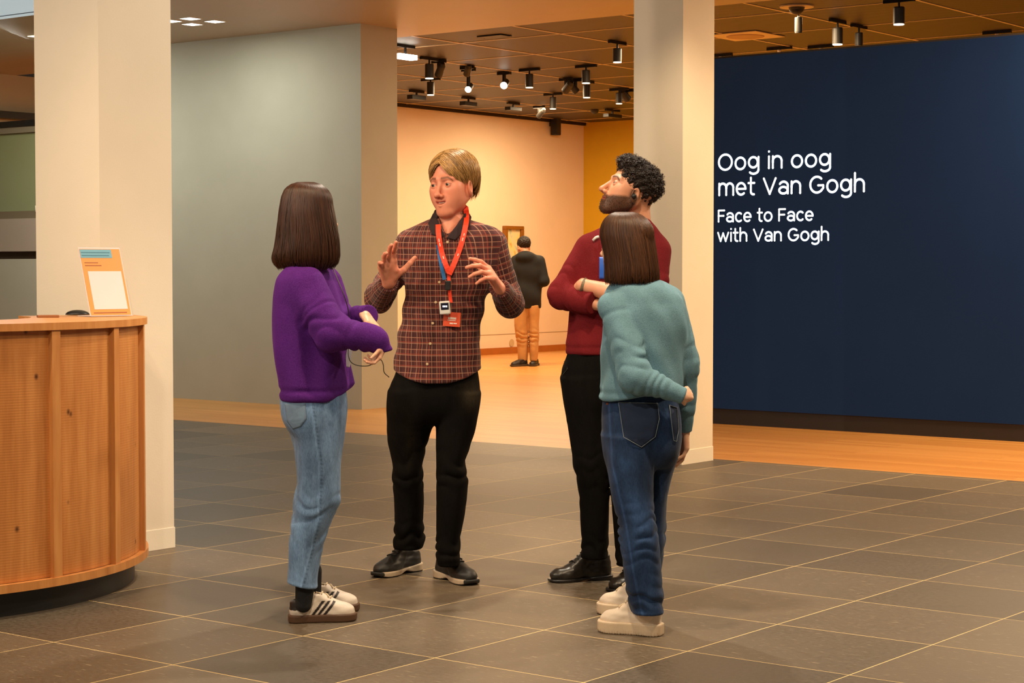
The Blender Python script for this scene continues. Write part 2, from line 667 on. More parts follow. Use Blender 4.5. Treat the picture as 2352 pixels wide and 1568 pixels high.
GL = {
    'O': (1.12, [arc(.56, .635, .478, .555, 0, 360, 32)]),
    'o': (.87, [arc(.435, .5, .355, .42, 0, 360, 28)]),
    'g': (.86, [arc(.40, .545, .32, .375, 0, 360, 28), [(.775, .92), (.775, 0.02)] + arc(.43, 0.0, .345, .28, 0, -142, 16)]),
    'i': (.2, [[(.1, .08), (.1, .92)], [(.1, 1.27), (.1, 1.275)]]),
    'n': (.78, [[(.08, .08), (.08, .92)], [(.08, .5)] + arc(.39, .58, .31, .34, 180, 0) + [(.70, .08)]]),
    'm': (1.22, [[(.08, .08), (.08, .92)], [(.08, .5)] + arc(.345, .62, .265, .30, 180, 0) + [(.61, .08)],
                 [(.61, .55)] + arc(.875, .62, .265, .30, 180, 0) + [(1.14, .08)]]),
    'e': (.82, [[(.12, .5), (.74, .5)] + arc(.41, .5, .33, .42, 0, 312, 26)]),
    't': (.54, [[(.22, 1.28), (.22, .3)] + arc(.40, .3, .18, .22, 180, 270, 8) + [(.46, .08)], [(.04, .90), (.48, .90)]]),
    'V': (1.03, [[(.08, 1.19), (.515, .08)], [(.515, .08), (.95, 1.19)]]),
    'a': (.80, [arc(.40, .62, .31, .30, 152, 0, 14) + [(.71, .08)], arc(.385, .315, .305, .235, 0, 360, 24)]),
    'G': (1.1, [arc(.55, .635, .47, .555, 48, 318, 26) + [(1.0, .40), (1.0, .585), (.64, .585)]]),
    'h': (.78, [[(.08, .08), (.08, 1.36)], [(.08, .5)] + arc(.39, .58, .31, .34, 180, 0) + [(.70, .08)]]),
    'F': (.74, [[(.08, .08), (.08, 1.19), (.67, 1.19)], [(.08, .66), (.6, .66)]]),
    'c': (.74, [arc(.41, .5, .33, .42, 48, 312, 22)]),
    'w': (1.18, [[(.07, .92), (.335, .08)], [(.335, .08), (.59, .86)], [(.59, .86), (.845, .08)], [(.845, .08), (1.11, .92)]]),
}


def letter_mesh(strokes, sx, sz, rr, x0, z0, y):
    V, F = [], []

    def disc(cx, cz):
        b = len(V)
        for k in range(14):
            a = 2 * math.pi * k / 14
            V.append((cx + rr * math.cos(a), y, cz + rr * math.sin(a)))
        F.append(tuple(range(b, b + 14)))
    for st in strokes:
        P = [(x0 + p[0] * sx, z0 + p[1] * sz) for p in st]
        for k, (p, q) in enumerate(zip(P, P[1:])):
            dx, dz = q[0] - p[0], q[1] - p[1]
            L = math.hypot(dx, dz) or 1e-6
            nx, nz = -dz / L * rr, dx / L * rr
            b = len(V)
            V.extend([(p[0] - nx, y, p[1] - nz), (q[0] - nx, y, q[1] - nz), (q[0] + nx, y, q[1] + nz), (p[0] + nx, y, p[1] + nz)])
            F.append((b, b + 1, b + 2, b + 3))
        for p in P:
            disc(*p)
    return V, F


LINES = [('Oog in oog', 1648.9, 1909.8, 392.3, 31.5, 1667, 5.3), ('met Van Gogh', 1650.0, 1987.2, 450.8, 31.5, 1653, 5.3),
         ('Face to Face', 1649.0, 1869.0, 511.0, 23.2, 1652, 4.4), ('with Van Gogh', 1647.9, 1904.6, 555.5, 23.2, 1660, 4.4)]
for (txt, xl, xr, yb, xh, xb, sw) in LINES:
    pa, pb = at_v(xl, yb, VB), at_v(xr, yb - 0.03 * (xr - xl), VB)
    z0 = at_v(xb, yb, VB).z
    sz = (at_v(xb, yb - xh, VB).z - z0)
    rr = sw * 0.46 * (sz / xh)
    tot = 0
    pos = []
    for ch in txt:
        if ch == ' ':
            tot += .46
            continue
        pos.append((ch, tot))
        tot += GL[ch][0] + .10
    tot -= .10
    sx = (pb.x - pa.x) / tot
    for (ch, o_) in pos:
        V, F = letter_mesh(GL[ch][1], sx, sz, rr, pa.x - OFF.x + o_ * sx, z0, -0.003)
        mesh_obj('letter', V, F, M_LETTER, nw)

# ------------------------------------------------------------------ curved reception desk
DC = Vector((-7.021, 4.681, 0))
dk = empty('reception_desk', DC, label='curved light wood reception desk with black plinth', cat='desk')
A0, A1 = -150.0, 76.5


def ring_sector(name, r0, r1, z0, z1, a0, a1, n, m, parent, wob=None):
    V, F = [], []
    for k in range(n + 1):
        a = R(a0 + (a1 - a0) * k / n)
        c, s = math.cos(a), math.sin(a)
        V += [(r0 * c, r0 * s, z0), (r1 * c, r1 * s, z0), (r1 * c, r1 * s, z1), (r0 * c, r0 * s, z1)]
    for k in range(n):
        b, d = 4 * k, 4 * k + 4
        for e in range(4):
            F.append((b + e, d + e, d + (e + 1) % 4, b + (e + 1) % 4))
    F.append((3, 2, 1, 0))
    F.append(tuple(4 * n + e for e in range(4)))
    o = mesh_obj(name, V, F, m, parent, True)
    o.data.shade_smooth() if hasattr(o.data, 'shade_smooth') else None
    md = o.modifiers.new('split', 'EDGE_SPLIT')
    md.split_angle = R(30)
    return o


bat = [2.3 + 19.8 * k for k in range(-7, 4)]
prev = A0
for k, b in enumerate(bat + [A1]):
    ring_sector('panel', 1.03, 1.085, 0.135, 1.108, prev, b, 10, M_WOODP, dk)
    prev = b
for b in bat:
    ring_sector('batten', 1.04, 1.107, 0.132, 1.108, b - 1.1, b + 1.1, 3, M_WOODB, dk)
ring_sector('batten', 1.04, 1.107, 0.132, 1.108, A1 - 1.4, A1 - 0.02, 3, M_WOODB, dk)
ring_sector('bottom_rim', 0.98, 1.112, 0.10, 0.133, A0, A1, 60, M_WOODB, dk)
ring_sector('desk_top', 0.62, 1.114, 1.107, 1.136, A0, A1, 60, M_WOODB, dk)
ring_sector('plinth', 0.92, 1.052, 0.0, 0.10, A0, A1, 60, M_BLACK, dk)
ring_sector('inner_wall', 0.64, 0.66, 0.0, 1.107, A0, A1, 60, M_WOODB, dk)
# raised ledge behind the top
sp_ = at_z(110, 728.5, 1.1365)
box('inner_shelf', -0.045, 0.045, -0.03, 0.03, 0, 0.010, simple('ledge_wood', srgb(150, 92, 50), 0.5, 0.1), dk, 0.002,
    Matrix.Translation(sp_ - DC) @ Matrix.Rotation(YAW + R(20), 4, 'Z'))

# ------------------------------------------------------------------ poster stand on the desk
base_c = at_z(255, 725.5, 1.138)
ps = empty('poster_stand', base_c, YAW + R(45), label='small orange poster in a clear leaning stand on the desk', cat='sign')
lean = Matrix.Rotation(R(-17.5), 4, 'X')
PW, PH = 0.205, 0.312
acr = NT('clear_acrylic')
acr.color((0.95, 0.96, 0.95)).set(Roughness=0.05, Transmission_Weight=1.0, IOR=1.3)
ORANGE = simple('poster_orange', srgb(228, 138, 40), 0.5, 0.02)
TEAL = simple('poster_blue', srgb(96, 158, 178), 0.5, 0.03)
PWHITE = simple('poster_white', srgb(214, 200, 198), 0.5, 0.02)
PINK = simple('poster_ink', srgb(150, 84, 30), 0.6, 0.02)


def plate(name, x0, x1, z0, z1, y, m, th=0.0012, parent=ps):
    return box(name, x0, x1, y - th, y, z0, z1, m, parent, 0.0, lean)


plate('backing', -PW / 2 - .004, PW / 2 + .004, 0, PH + .004, 0.0, PWHITE, 0.003)
po = plate('poster', -PW / 2, PW / 2, 0.004, PH - 0.003, -0.0032, ORANGE)
plate('header_band', -PW / 2, PW / 2 - 0.045, PH - 0.045, PH - 0.006, -0.0046, TEAL, 0.0008)
plate('white_field', -PW / 2 + .022, PW / 2 - .012, 0.030, 0.205, -0.0046, PWHITE, 0.0008)
for (z, x1) in ((0.243, -0.02), (0.230, -0.005)):
    plate('print_line', -PW / 2 + .014, x1, z, z + 0.0035, -0.0046, PINK, 0.0008)
for (z, x1) in ((PH - 0.022, PW / 2 - 0.055), (PH - 0.036, PW / 2 - 0.06)):
    plate('print_line', -PW / 2 + .006, x1, z, z + 0.004, -0.0056, simple('ink_blue', srgb(70, 128, 152), 0.6), 0.0008)
plate('print_line', -PW / 2 + .015, PW / 2 - .02, 0.012, 0.0165, -0.0046, PINK, 0.0008)
box('foot', -PW / 2 - .004, PW / 2 + .004, -0.012, 0.10, 0, 0.003, PWHITE, ps)

# small dark device lying behind the poster
dv = empty('desk_device', at_z(178, 722.5, 1.1385), YAW, label='small black rounded device lying on the desk top', cat='device')
bm = bmesh.new()
bmesh.ops.create_uvsphere(bm, u_segments=20, v_segments=10, radius=1, matrix=Matrix.Diagonal((0.055, 0.04, 0.022, 1)))
for v in bm.verts:
    v.co.z = max(v.co.z, 0)
bm_obj('shell', bm, M_BLACK, dv, True)
bm = bmesh.new()
bmesh.ops.create_uvsphere(bm, u_segments=10, v_segments=6, radius=0.008, matrix=Matrix.Translation((0.066, 0, 0.0085)))
bm_obj('button', bm, M_DKGREY, dv, True)


# ------------------------------------------------------------------ gallery ceiling fixtures
def fixture_at(px, py, z):
    return at_z(px, py, z)


def downlight(px, ys, y0, y1, w, along, lit, label, strip=True):
    """hung cylinder lamp: strip at image height ys, can between y0 and y1"""
    p = fixture_at(px, ys, GCEIL - 0.02)
    d = project(p)[2]
    k = d / FPX
    rad = w * k * 0.5
    zt, zb = -(y0 - ys) * k, -(y1 - ys) * k
    t = empty('hanging_downlight', (p.x, p.y, p.z), label=label, cat='ceiling light', group='cylinder downlights of the gallery')
    L = 0.15
    if strip:
        if along == 'u':
            box('track_adapter', -L, L, -0.018, 0.018, -0.012, 0.018, M_BLACK, t)
        else:
            box('track_adapter', -0.018, 0.018, -L, L, -0.012, 0.018, M_BLACK, t)
    lathe('stem', [(0.010, zt - 0.005), (0.010, 0.0)], 8, M_BLACK, t)
    lathe('can', [(rad * 0.9, zb + 0.004), (rad, zb + 0.006), (rad, zt - 0.008), (rad * 0.92, zt)], 20, M_DKGREY, t)
    lathe('lens', [(rad * 0.94, zb - 0.004), (rad * 0.94, zb + 0.004)], 20, M_LENS if lit else M_BLACK, t)
    return t


downlight(1418, 99, 111, 143, 20, 'v', 1, 'lit cylinder downlight nearest left of the right column')
downlight(1216, 161, 170, 201, 18, 'u', 1, 'lit cylinder downlight hanging centrally over the gallery')
downlight(1346, 153, 161, 191, 19, 'u', 1, 'lit cylinder downlight just above another downlight')
downlight(1347.5, 188, 195, 224, 17, 'v', 1, 'lit cylinder downlight just below another downlight')
downlight(1270, 217, 223, 250, 15, 'u', 1, 'lit cylinder downlight above the black wall speaker')
downlight(986, 136, 147, 180, 20, 'v', 1, 'lit cylinder downlight beside the grey wall corner, upper one')
downlight(989, 183, 188, 218, 17, 'u', 1, 'lit cylinder downlight beside the grey wall corner, lower one')
downlight(1422, 206, 213, 238, 15, 'u', 1, 'small lit cylinder downlight low beside the right column')
downlight(2065, 3, 16, 56, 26, 'u', 1, 'large lit cylinder downlight over the right of the navy wall')
downlight(1924, 50, 64, 102, 24, 'v', 1, 'lit cylinder downlight left of an unlit one above the navy wall')
downlight(1973, 62, 75, 104, 18, 'v', 0, 'unlit cylinder downlight touching the navy wall top edge')
downlight(1834, 34, 40, 75, 17, 'v', 0, 'unlit cylinder downlight hanging under the dome camera', False)


def spot_head(px, ys, yh, r, lit, label, aim=(0.25, -0.6, -0.75)):
    p = fixture_at(px, ys, GCEIL - 0.02)
    k = project(p)[2] / FPX
    t = empty('track_spotlight', (p.x, p.y, p.z), label=label, cat='spotlight', group='adjustable track spotlights of the gallery')
    rr = r * k
    zc = -(yh - ys) * k
    box('track_adapter', -0.10, 0.10, -0.018, 0.018, -0.02, 0.018, M_BLACK, t)
    box('bracket', -0.012, 0.012, -0.02, 0.02, zc + rr * 0.6, 0.0, M_BLACK, t)
    q = Vector(aim).normalized().to_track_quat('Z', 'Y').to_matrix().to_4x4()
    Mx = Matrix.Translation((0, 0, zc)) @ q
    lathe('lamp_head', [(rr * 0.55, -0.16), (rr * 0.95, -0.12), (rr * 1.05, 0.0), (rr * 1.05, 0.02)], 18, M_DKGREY, t, Mx)
    lathe('lens', [(rr * 0.98, 0.019), (rr * 0.98, 0.024)], 18, M_LENS2 if lit else M_BLACK, t, Mx)
    return t


tocam = (0.42, -0.86, -0.42)
spot_head(1076, 160, 204, 7.5, 1, 'glowing spotlight turned to the viewer, left one of two', tocam)
spot_head(1158, 168, 195, 8.5, 1, 'glowing spotlight turned to the viewer, right one of two', tocam)
spot_head(1008, 141, 170, 9, 0, 'dark spotlight head beside the upper left downlight', (-0.6, 0.3, -0.7))
spot_head(1073, 155, 168, 8, 0, 'dark spotlight head above the left glowing spotlight', (-0.6, 0.5, -0.5))
spot_head(1300, 182, 206, 9, 0, 'dark spotlight head left of the paired downlights', (-0.8, 0.3, -0.6))
spot_head(1322, 184, 208, 8, 0, 'dark spotlight head touching the paired downlights', (0.3, 0.6, -0.7))
spot_head(1440, 208, 226, 9, 0, 'dark spotlight head partly hidden by the right column', (0.2, 0.7, -0.7))
spot_head(1238, 246, 266, 6, 0, 'dark spotlight head hanging before the cream wall', (-0.8, 0.2, -0.6))


def washer(px, ys, y0, y1, w, lit, label):
    p = fixture_at(px, ys, GCEIL - 0.02)
    k = project(p)[2] / FPX
    t = empty('wall_washer_lamp', (p.x, p.y, p.z), label=label, cat='ceiling light', group='flat wall washer lamps of the gallery')
    L = w * k * 0.5 / 0.62
    box('track_adapter', -0.018, 0.018, -L, L, -0.012, 0.018, M_BLACK, t)
    box('stem', -0.01, 0.01, -0.01, 0.01, -(y0 - ys) * k, 0, M_BLACK, t)
    box('housing', -0.05, 0.05, -L, L, -(y1 - ys) * k, -(y0 - ys) * k, M_LENS2 if lit else M_BLACK, t, 0.004)
    return t


washer(931, 107, 125, 136, 38, 1, 'glowing white bar lamp at the grey wall edge')
washer(957, 211, 219, 229, 30, 0, 'dark flat wall washer lamp nearest the grey wall')
washer(1076, 226, 234, 243, 28, 0, 'dark flat wall washer lamp in the middle of three')
washer(1179, 238, 246, 254, 27, 0, 'dark flat wall washer lamp right of the middle one')
washer(1407, 254, 262, 270, 34, 0, 'dark flat wall washer lamp before the ochre wall')

# dome cameras
for (px, py, rpx, plate_, lab) in ((1830, 14, 19, True, 'black dome camera on a pale round plate above the navy wall'),
                                   (1366, 252, 10, False, 'small black dome camera before the ochre wall')):
    p = at_z(px, py, GCEIL - 0.002)
    k = project(p)[2] / FPX
    t = empty('dome_camera', p, label=lab, cat='camera')
    rr = rpx * k
    if plate_:
        lathe('mount_plate', [(rr * 2.05, -0.012), (rr * 2.1, 0.0)], 28, M_BAR, t)
    lathe('dome', [(rr * 0.05, -rr * 1.05), (rr * 0.5, -rr * 0.92), (rr * 0.86, -rr * 0.55), (rr, -rr * 0.1), (rr, -0.008)], 24, M_BLACK, t, smooth=True)
# ceiling vent and slot
p = at_z(1712, 81, GCEIL - 0.002)
t = empty('ceiling_vent', p, label='pale square air vent in the gallery ceiling', cat='vent')
box('vent_plate', -0.30, 0.30, -0.30, 0.30, -0.012, 0.0, M_BAR, t, 0.004)
lathe('vent_ring', [(0.19, -0.020), (0.20, -0.010)], 28, simple('vent_ring', srgb(190, 150, 100), 0.5), t)
p = at_z(1132, 82, GCEIL - 0.002)
t = empty('ceiling_slot', p, label='dark recessed slot in the gallery ceiling', cat='vent')
box('slot', -0.16, 0.16, -0.07, 0.07, -0.012, 0.0, M_BLACK, t, 0.004)
box('slot_rim', -0.18, 0.18, 0.07, 0.09, -0.012, 0.0, M_DKGREY, t)
# small track boxes above the navy wall
for (px, py, l) in ((1655, 128, 'leftmost'), (1790, 112, 'second'), (1885, 108, 'third'), (2290, 75, 'rightmost')):
    p = at_z(px, py, GCEIL - 0.02)
    t = empty('track_adapter_box', p, label='black track adapter above the navy wall, %s of four' % l, cat='track', group='track adapters above the navy wall')
    box('adapter', -0.15, 0.15, -0.018, 0.018, -0.012, 0.018, M_BLACK, t)
    lathe('plug', [(0.02, -0.035), (0.022, -0.012)], 10, M_SKIRT, t)

# black loudspeaker on the cream wall
p = at_u(1278, 285, -18.05)
t = empty('wall_speaker', p, label='black loudspeaker hanging on the cream gallery wall', cat='speaker')
box('cabinet', -0.06, 0.06, -0.085, 0.045, -0.18, 0.13, M_BLACK, t, 0.01)
box('grille', 0.06, 0.065, -0.075, 0.035, -0.165, 0.115, M_DKGREY, t)
box('bracket', -0.12, -0.05, -0.03, 0.0, -0.03, 0.03, M_BLACK, t)

# ------------------------------------------------------------------ framed painting on the cream wall
pc = at_u(1175, 562, -18.17)
t = empty('framed_painting', (pc.x, pc.y, pc.z), label='small gilt framed portrait painting on the cream gallery wall', cat='painting')
k = project(pc)[2] / FPX
# width along v is foreshortened by the oblique view
wv = 21.5 * k / 0.612
hz = 43 * k
FR = simple('gilt_frame', srgb(150, 96, 30), 0.4, 0.15, 20, 0.3, 60, metallic=0.3)
fw_ = 0.055
for (y0, y1, z0, z1) in ((-wv, wv, hz - fw_, hz), (-wv, wv, -hz, -hz + fw_), (-wv, -wv + fw_ * 1.2, -hz + fw_, hz - fw_), (wv - fw_ * 1.2, wv, -hz + fw_, hz - fw_)):
    box('frame_bar', 0.0, 0.07, y0, y1, z0, z1, FR, t, 0.008)
pm = NT('loose_brush_painting')
v = pm.coord('Object', (1, 3.2, 2.6))
n = pm.noise(v, 2.0, 3)
pm.color(pm.ramp(n, [(0.3, srgb(150, 176, 150)), (0.45, srgb(226, 208, 160)), (0.6, srgb(236, 214, 130)), (0.72, srgb(190, 120, 60))]))
pm.set(Roughness=0.7)
box('canvas', 0.0, 0.03, -wv + fw_ * 1.1, wv - fw_ * 1.1, -hz + fw_ * 0.9, hz - fw_ * 0.9, pm.m, t)
# round floor socket mark on the wall
p = at_u(1175, 787, -18.165)
t = empty('wall_socket', p, label='small round socket low on the cream gallery wall', cat='socket')
lathe('socket_ring', [(0.055, 0.0), (0.06, 0.006)], 20, simple('socket', srgb(205, 176, 130), 0.5), t, Matrix.Rotation(R(90), 4, 'Y'))

# unseen rings added in the lobby ceiling at every lobby and fill spot
for (u, v, e, tu, tv, tz_, an, c) in LOBBY_AND_FILL_SPOTS:
    o = lathe('lobby_and_fill_ring', [(0.07, -0.006), (0.09, -0.004), (0.09, 0.0), (0.07, 0.0)], 20, M_SKIRT, cl)
    o.location = (u, v, CEIL)

# =================================================================== people: implicit surfaces
F32 = np.float32


def A3(p):
    return np.asarray(p, dtype=F32)


def smin(a, b, k):
    if k <= 0:
        return np.minimum(a, b)
    h = np.maximum(k - np.abs(a - b), 0) / k
    return np.minimum(a, b) - h * h * (k * 0.25)


def smax(a, b, k):
    return -smin(-a, -b, k)


def wav(P, freq, seed, n=5):
    """cheap smooth noise in about [-1, 1]; freq may be a 3-vector"""
    r = np.random.RandomState(seed)
    f = np.asarray(freq, dtype=F32) * np.ones(3, F32)
    out = np.zeros(len(P), F32)
    for i in range(n):
        k = r.normal(size=3)
        k = k / np.linalg.norm(k) * r.uniform(0.6, 1.5)
        out += np.sin(P @ A3(k * f * 2 * math.pi) + F32(r.uniform(0, 6.28)))
    return out / F32(n ** 0.5 * 1.2)


def table(rows, n=240):
    """smooth dense table through rows sorted by their first column"""
    rows = np.asarray(sorted(rows, key=lambda q: q[0]), dtype=np.float64)
    z = rows[:, 0]
    Y = rows[:, 1:]
    m = np.zeros_like(Y)
    dz = np.diff(z)[:, None]
    s = np.diff(Y, axis=0) / np.maximum(dz, 1e-9)
    m[1:-1] = (s[:-1] * dz[1:] + s[1:] * dz[:-1]) / (dz[1:] + dz[:-1])
    m[0], m[-1] = s[0], s[-1]
    t = np.linspace(z[0], z[-1], n)
    i = np.clip(np.searchsorted(z, t) - 1, 0, len(z) - 2)
    h = (z[i + 1] - z[i])[:, None]
    u = ((t - z[i])[:, None]) / h
    out = (2 * u ** 3 - 3 * u ** 2 + 1) * Y[i] + (u ** 3 - 2 * u ** 2 + u) * h * m[i] + (-2 * u ** 3 + 3 * u ** 2) * Y[i + 1] + (u ** 3 - u ** 2) * h * m[i + 1]
    return t, out


class ZLoft:
    """stack of rotated ellipses: rows (z, cx, cy, rx, ry); rot = angle of the rx axis"""
    def __init__(self, rows, rot=0.0, p=2.0, cap=0.01, hem=None, fold=None, top=None):
        self.t, self.y = table(rows)
        self.c, self.s = math.cos(rot), math.sin(rot)
        self.p, self.cap, self.hem, self.fold, self.top = p, cap, hem, fold, top
        self.rows = np.asarray(rows)

    def __call__(self, P):
        z = P[:, 2]
        I = [np.interp(z, self.t, self.y[:, k]).astype(F32) for k in range(4)]
        dx, dy = P[:, 0] - I[0], P[:, 1] - I[1]
        qx = (dx * self.c + dy * self.s) / I[2]
        qy = (-dx * self.s + dy * self.c) / I[3]
        m = (np.abs(qx) ** self.p + np.abs(qy) ** self.p) ** F32(1.0 / self.p) + F32(1e-5)
        L = np.sqrt(dx * dx + dy * dy)
        d = L * (1 - 1 / m)
        if self.fold is not None:
            d = d - self.fold(P, np.arctan2(dy, dx))
        lo = F32(self.t[0]) + (self.hem(P) if self.hem is not None else 0)
        hi = F32(self.t[-1])
        d = smax(d, lo - z, self.cap)
        hi_d = z - hi
        return smax(d, hi_d, self.cap if self.top is None else self.top)


class Cone:
    """tapered capsule, optionally flattened along axis w by factor e"""
    def __init__(self, a, b, ra, rb, w=None, e=1.0, fold=None):
        self.a, self.b = A3(a), A3(b)
        self.ra, self.rb, self.e, self.fold = ra, rb, e, fold
        self.w = None if w is None else A3(w) / np.linalg.norm(w)
        self.ab = self.b - self.a
        self.l2 = float(self.ab @ self.ab) + 1e-12

    def __call__(self, P):
        q = P - self.a
        t = np.clip((q @ self.ab) / F32(self.l2), 0, 1)
        v = q - t[:, None] * self.ab
        if self.w is not None:
            k = v @ self.w
            v = v + (k * F32(1 / self.e - 1))[:, None] * self.w
        d = np.sqrt((v * v).sum(1)) - (self.ra + (self.rb - self.ra) * t)
        if self.w is not None:
            d = d * min(1.0, self.e * 1.15)
        if self.fold is not None:
            d = d - self.fold(P, t)
        return d


class Ell:
    def __init__(self, c, r, M=None):
        self.c, self.r, self.M = A3(c), A3(r), None if M is None else A3(M)

    def __call__(self, P):
        q = P - self.c
        if self.M is not None:
            q = q @ self.M
        k0 = np.sqrt(((q / self.r) ** 2).sum(1)) + F32(1e-6)
        k1 = np.sqrt(((q / (self.r * self.r)) ** 2).sum(1)) + F32(1e-6)
        return k0 * (k0 - 1) / k1


class Plane:
    """solid on the side the normal points away from"""
    def __init__(self, p, n):
        self.n = A3(n) / np.linalg.norm(n)
        self.d = float(A3(p) @ self.n)

    def __call__(self, P):
        return P @ self.n - F32(self.d)


class U:
    """union of (field, blend) pairs"""
    def __init__(self, *fs, k=0.0):
        self.fs = [(f if isinstance(f, tuple) else (f, k)) for f in fs]

    def __call__(self, P):
        d = self.fs[0][0](P)
        for f, k in self.fs[1:]:
            d = smin(d, f(P), k)
        return d


class Cut:
    def __init__(self, f, *cuts, k=0.004):
        self.f, self.cuts, self.k = f, cuts, k

    def __call__(self, P):
        d = self.f(P)
        for c in self.cuts:
            d = smax(d, c(P), self.k)
        return d


class Sub:
    def __init__(self, f, *subs, k=0.006):
        self.f, self.subs, self.k = f, subs, k

    def __call__(self, P):
        d = self.f(P)
        for c in self.subs:
            d = smax(d, -c(P), self.k)
        return d


class Off:
    def __init__(self, f, o):
        self.f, self.o = f, o

    def __call__(self, P):
        return self.f(P) + F32(self.o)


class Disp:
    def __init__(self, f, g):
        self.f, self.g = f, g

    def __call__(self, P):
        return self.f(P) - self.g(P)


class Frame:
    """field defined in a local frame: M columns are the local axes, c the origin, s the scale"""
    def __init__(self, f, c, M, s=1.0):
        self.f, self.c, self.M, self.s = f, A3(c), A3(M), s

    def __call__(self, P):
        return self.f(((P - self.c) @ self.M) / F32(self.s)) * F32(self.s)


def rotm(yaw=0, pitch=0, roll=0):
    return np.array(Matrix.Rotation(R(yaw), 3, 'Z') @ Matrix.Rotation(R(pitch), 3, 'X') @ Matrix.Rotation(R(roll), 3, 'Y'), dtype=np.float64)


def extract(f, lo, hi, h, step=4, pad=2):
    """surface nets on a banded grid -> verts (n,3), quads (m,4)"""
    lo = np.asarray(lo, float) - pad * h
    n = np.ceil((np.asarray(hi, float) + pad * h - lo) / (h * step)).astype(int)
    H = h * step
    ax = [lo[i] + (np.arange(n[i]) + 0.5) * H for i in range(3)]
    gc = np.stack(np.meshgrid(*ax, indexing='ij'), -1).reshape(-1, 3).astype(F32)
    vc = f(gc).reshape(n)
    act = np.abs(vc) < H * 1.35
    N = n * step
    V = np.where(np.repeat(np.repeat(np.repeat(vc, step, 0), step, 1), step, 2) < 0, F32(-1), F32(1)) * F32(H)
    blocks = np.argwhere(act)
    off = np.stack(np.meshgrid(*[np.arange(step)] * 3, indexing='ij'), -1).reshape(-1, 3)
    idx = (blocks[:, None, :] * step + off[None]).reshape(-1, 3)
    pts = (lo + (idx + 0.5) * h).astype(F32)
    out = np.empty(len(pts), F32)
    for s in range(0, len(pts), 400000):
        out[s:s + 400000] = f(pts[s:s + 400000])
    V[idx[:, 0], idx[:, 1], idx[:, 2]] = out
    V[0], V[-1], V[:, 0], V[:, -1], V[:, :, 0], V[:, :, -1] = (F32(H),) * 6
    ins = V < 0
    cs = [ins[a:N[0] - 1 + a, b:N[1] - 1 + b, c:N[2] - 1 + c] for a in (0, 1) for b in (0, 1) for c in (0, 1)]
    s = sum(x.astype(np.int8) for x in cs)
    cell = np.argwhere((s > 0) & (s < 8))
    vid = np.full(s.shape, -1, np.int64)
    vid[cell[:, 0], cell[:, 1], cell[:, 2]] = np.arange(len(cell))
    cor = np.array([(a, b, c) for a in (0, 1) for b in (0, 1) for c in (0, 1)])
    val = np.stack([V[cell[:, 0] + a, cell[:, 1] + b, cell[:, 2] + c] for a, b, c in cor], 1)
    acc = np.zeros((len(cell), 3))
    cnt = np.zeros(len(cell))
    for i in range(8):
        for j in range(i + 1, 8):
            if abs(cor[i] - cor[j]).sum() != 1:
                continue
            a, b = val[:, i], val[:, j]
            m = (a < 0) != (b < 0)
            t = np.where(m, a / np.where(m, a - b, 1), 0)
            acc += np.where(m[:, None], cor[i] + t[:, None] * (cor[j] - cor[i]), 0)
            cnt += m
    verts = lo + (cell + 0.5 + acc / cnt[:, None]) * h
    quads = []
    for d in range(3):
        o1, o2 = [(1, 2), (2, 0), (0, 1)][d]
        sl0 = [slice(1, -1)] * 3
        sl1 = [slice(1, -1)] * 3
        sl0[d], sl1[d] = slice(0, -1), slice(1, None)
        a, b = ins[tuple(sl0)], ins[tuple(sl1)]
        e = np.argwhere(a != b)
        first = a[e[:, 0], e[:, 1], e[:, 2]]
        base = e + 1
        base[:, d] -= 1
        def at(da, db):
            q = base.copy()
            q[:, o1] -= da
            q[:, o2] -= db
            return vid[q[:, 0], q[:, 1], q[:, 2]]
        q = np.stack([at(1, 1), at(0, 1), at(0, 0), at(1, 0)], 1)
        q[~first] = q[~first][:, ::-1]
        quads.append(q)
    Q = np.concatenate(quads)
    Q = Q[(Q >= 0).all(1)]
    # pull the vertices onto the surface
    vp = verts.astype(F32)
    e = F32(h * 0.4)
    d0 = f(vp)
    g = np.stack([f(vp + A3(np.eye(3)[i]) * e) - d0 for i in range(3)], 1) / e
    gl = (g * g).sum(1) + 1e-6
    stp = np.clip(d0 / gl, -h * 0.6, h * 0.6)
    verts = verts - g * stp[:, None]
    return verts, Q


def soup(name, parts, m, parent, colors=None, uv=None, smooth=True):
    """one mesh object from a list of (verts, quads)"""
    V, Q, o = [], [], 0
    for v, q in parts:
        V.append(np.asarray(v))
        Q.append(np.asarray(q) + o)
        o += len(v)
    V = np.concatenate(V)
    Q = np.concatenate(Q)
    k = Q.shape[1]
    me = bpy.data.meshes.new(name)
    me.vertices.add(len(V))
    me.vertices.foreach_set('co', V.astype(F32).ravel())
    me.loops.add(len(Q) * k)
    me.loops.foreach_set('vertex_index', Q.astype(np.int32).ravel())
    me.polygons.add(len(Q))
    me.polygons.foreach_set('loop_start', np.arange(0, len(Q) * k, k, dtype=np.int32))
    if smooth:
        me.polygons.foreach_set('use_smooth', np.ones(len(Q), bool))
    me.update(calc_edges=True)
    if colors is not None:
        ca = me.color_attributes.new('Col', 'FLOAT_COLOR', 'POINT')
        C = np.ones((len(V), 4), F32)
        C[:, :3] = colors(V) if callable(colors) else colors
        ca.data.foreach_set('color', C.ravel())
    if uv is not None:
        at = me.attributes.new('cloth_uv', 'FLOAT_VECTOR', 'POINT')
        at.data.foreach_set('vector', np.asarray(uv(V), F32).ravel())
    me.materials.append(m)
    return link(bpy.data.objects.new(name, me), parent)


def blob(name, f, lo, hi, h, m, parent, **kw):
    v, q = extract(f, lo, hi, h)
    return soup(name, [(v, q)], m, parent, **kw)


# ------------------------------------------------------------------ cloth, skin and hair materials
def attr_color(t):
    a = t.n('ShaderNodeVertexColor')
    a.layer_name = 'Col'
    return a.outputs['Color']


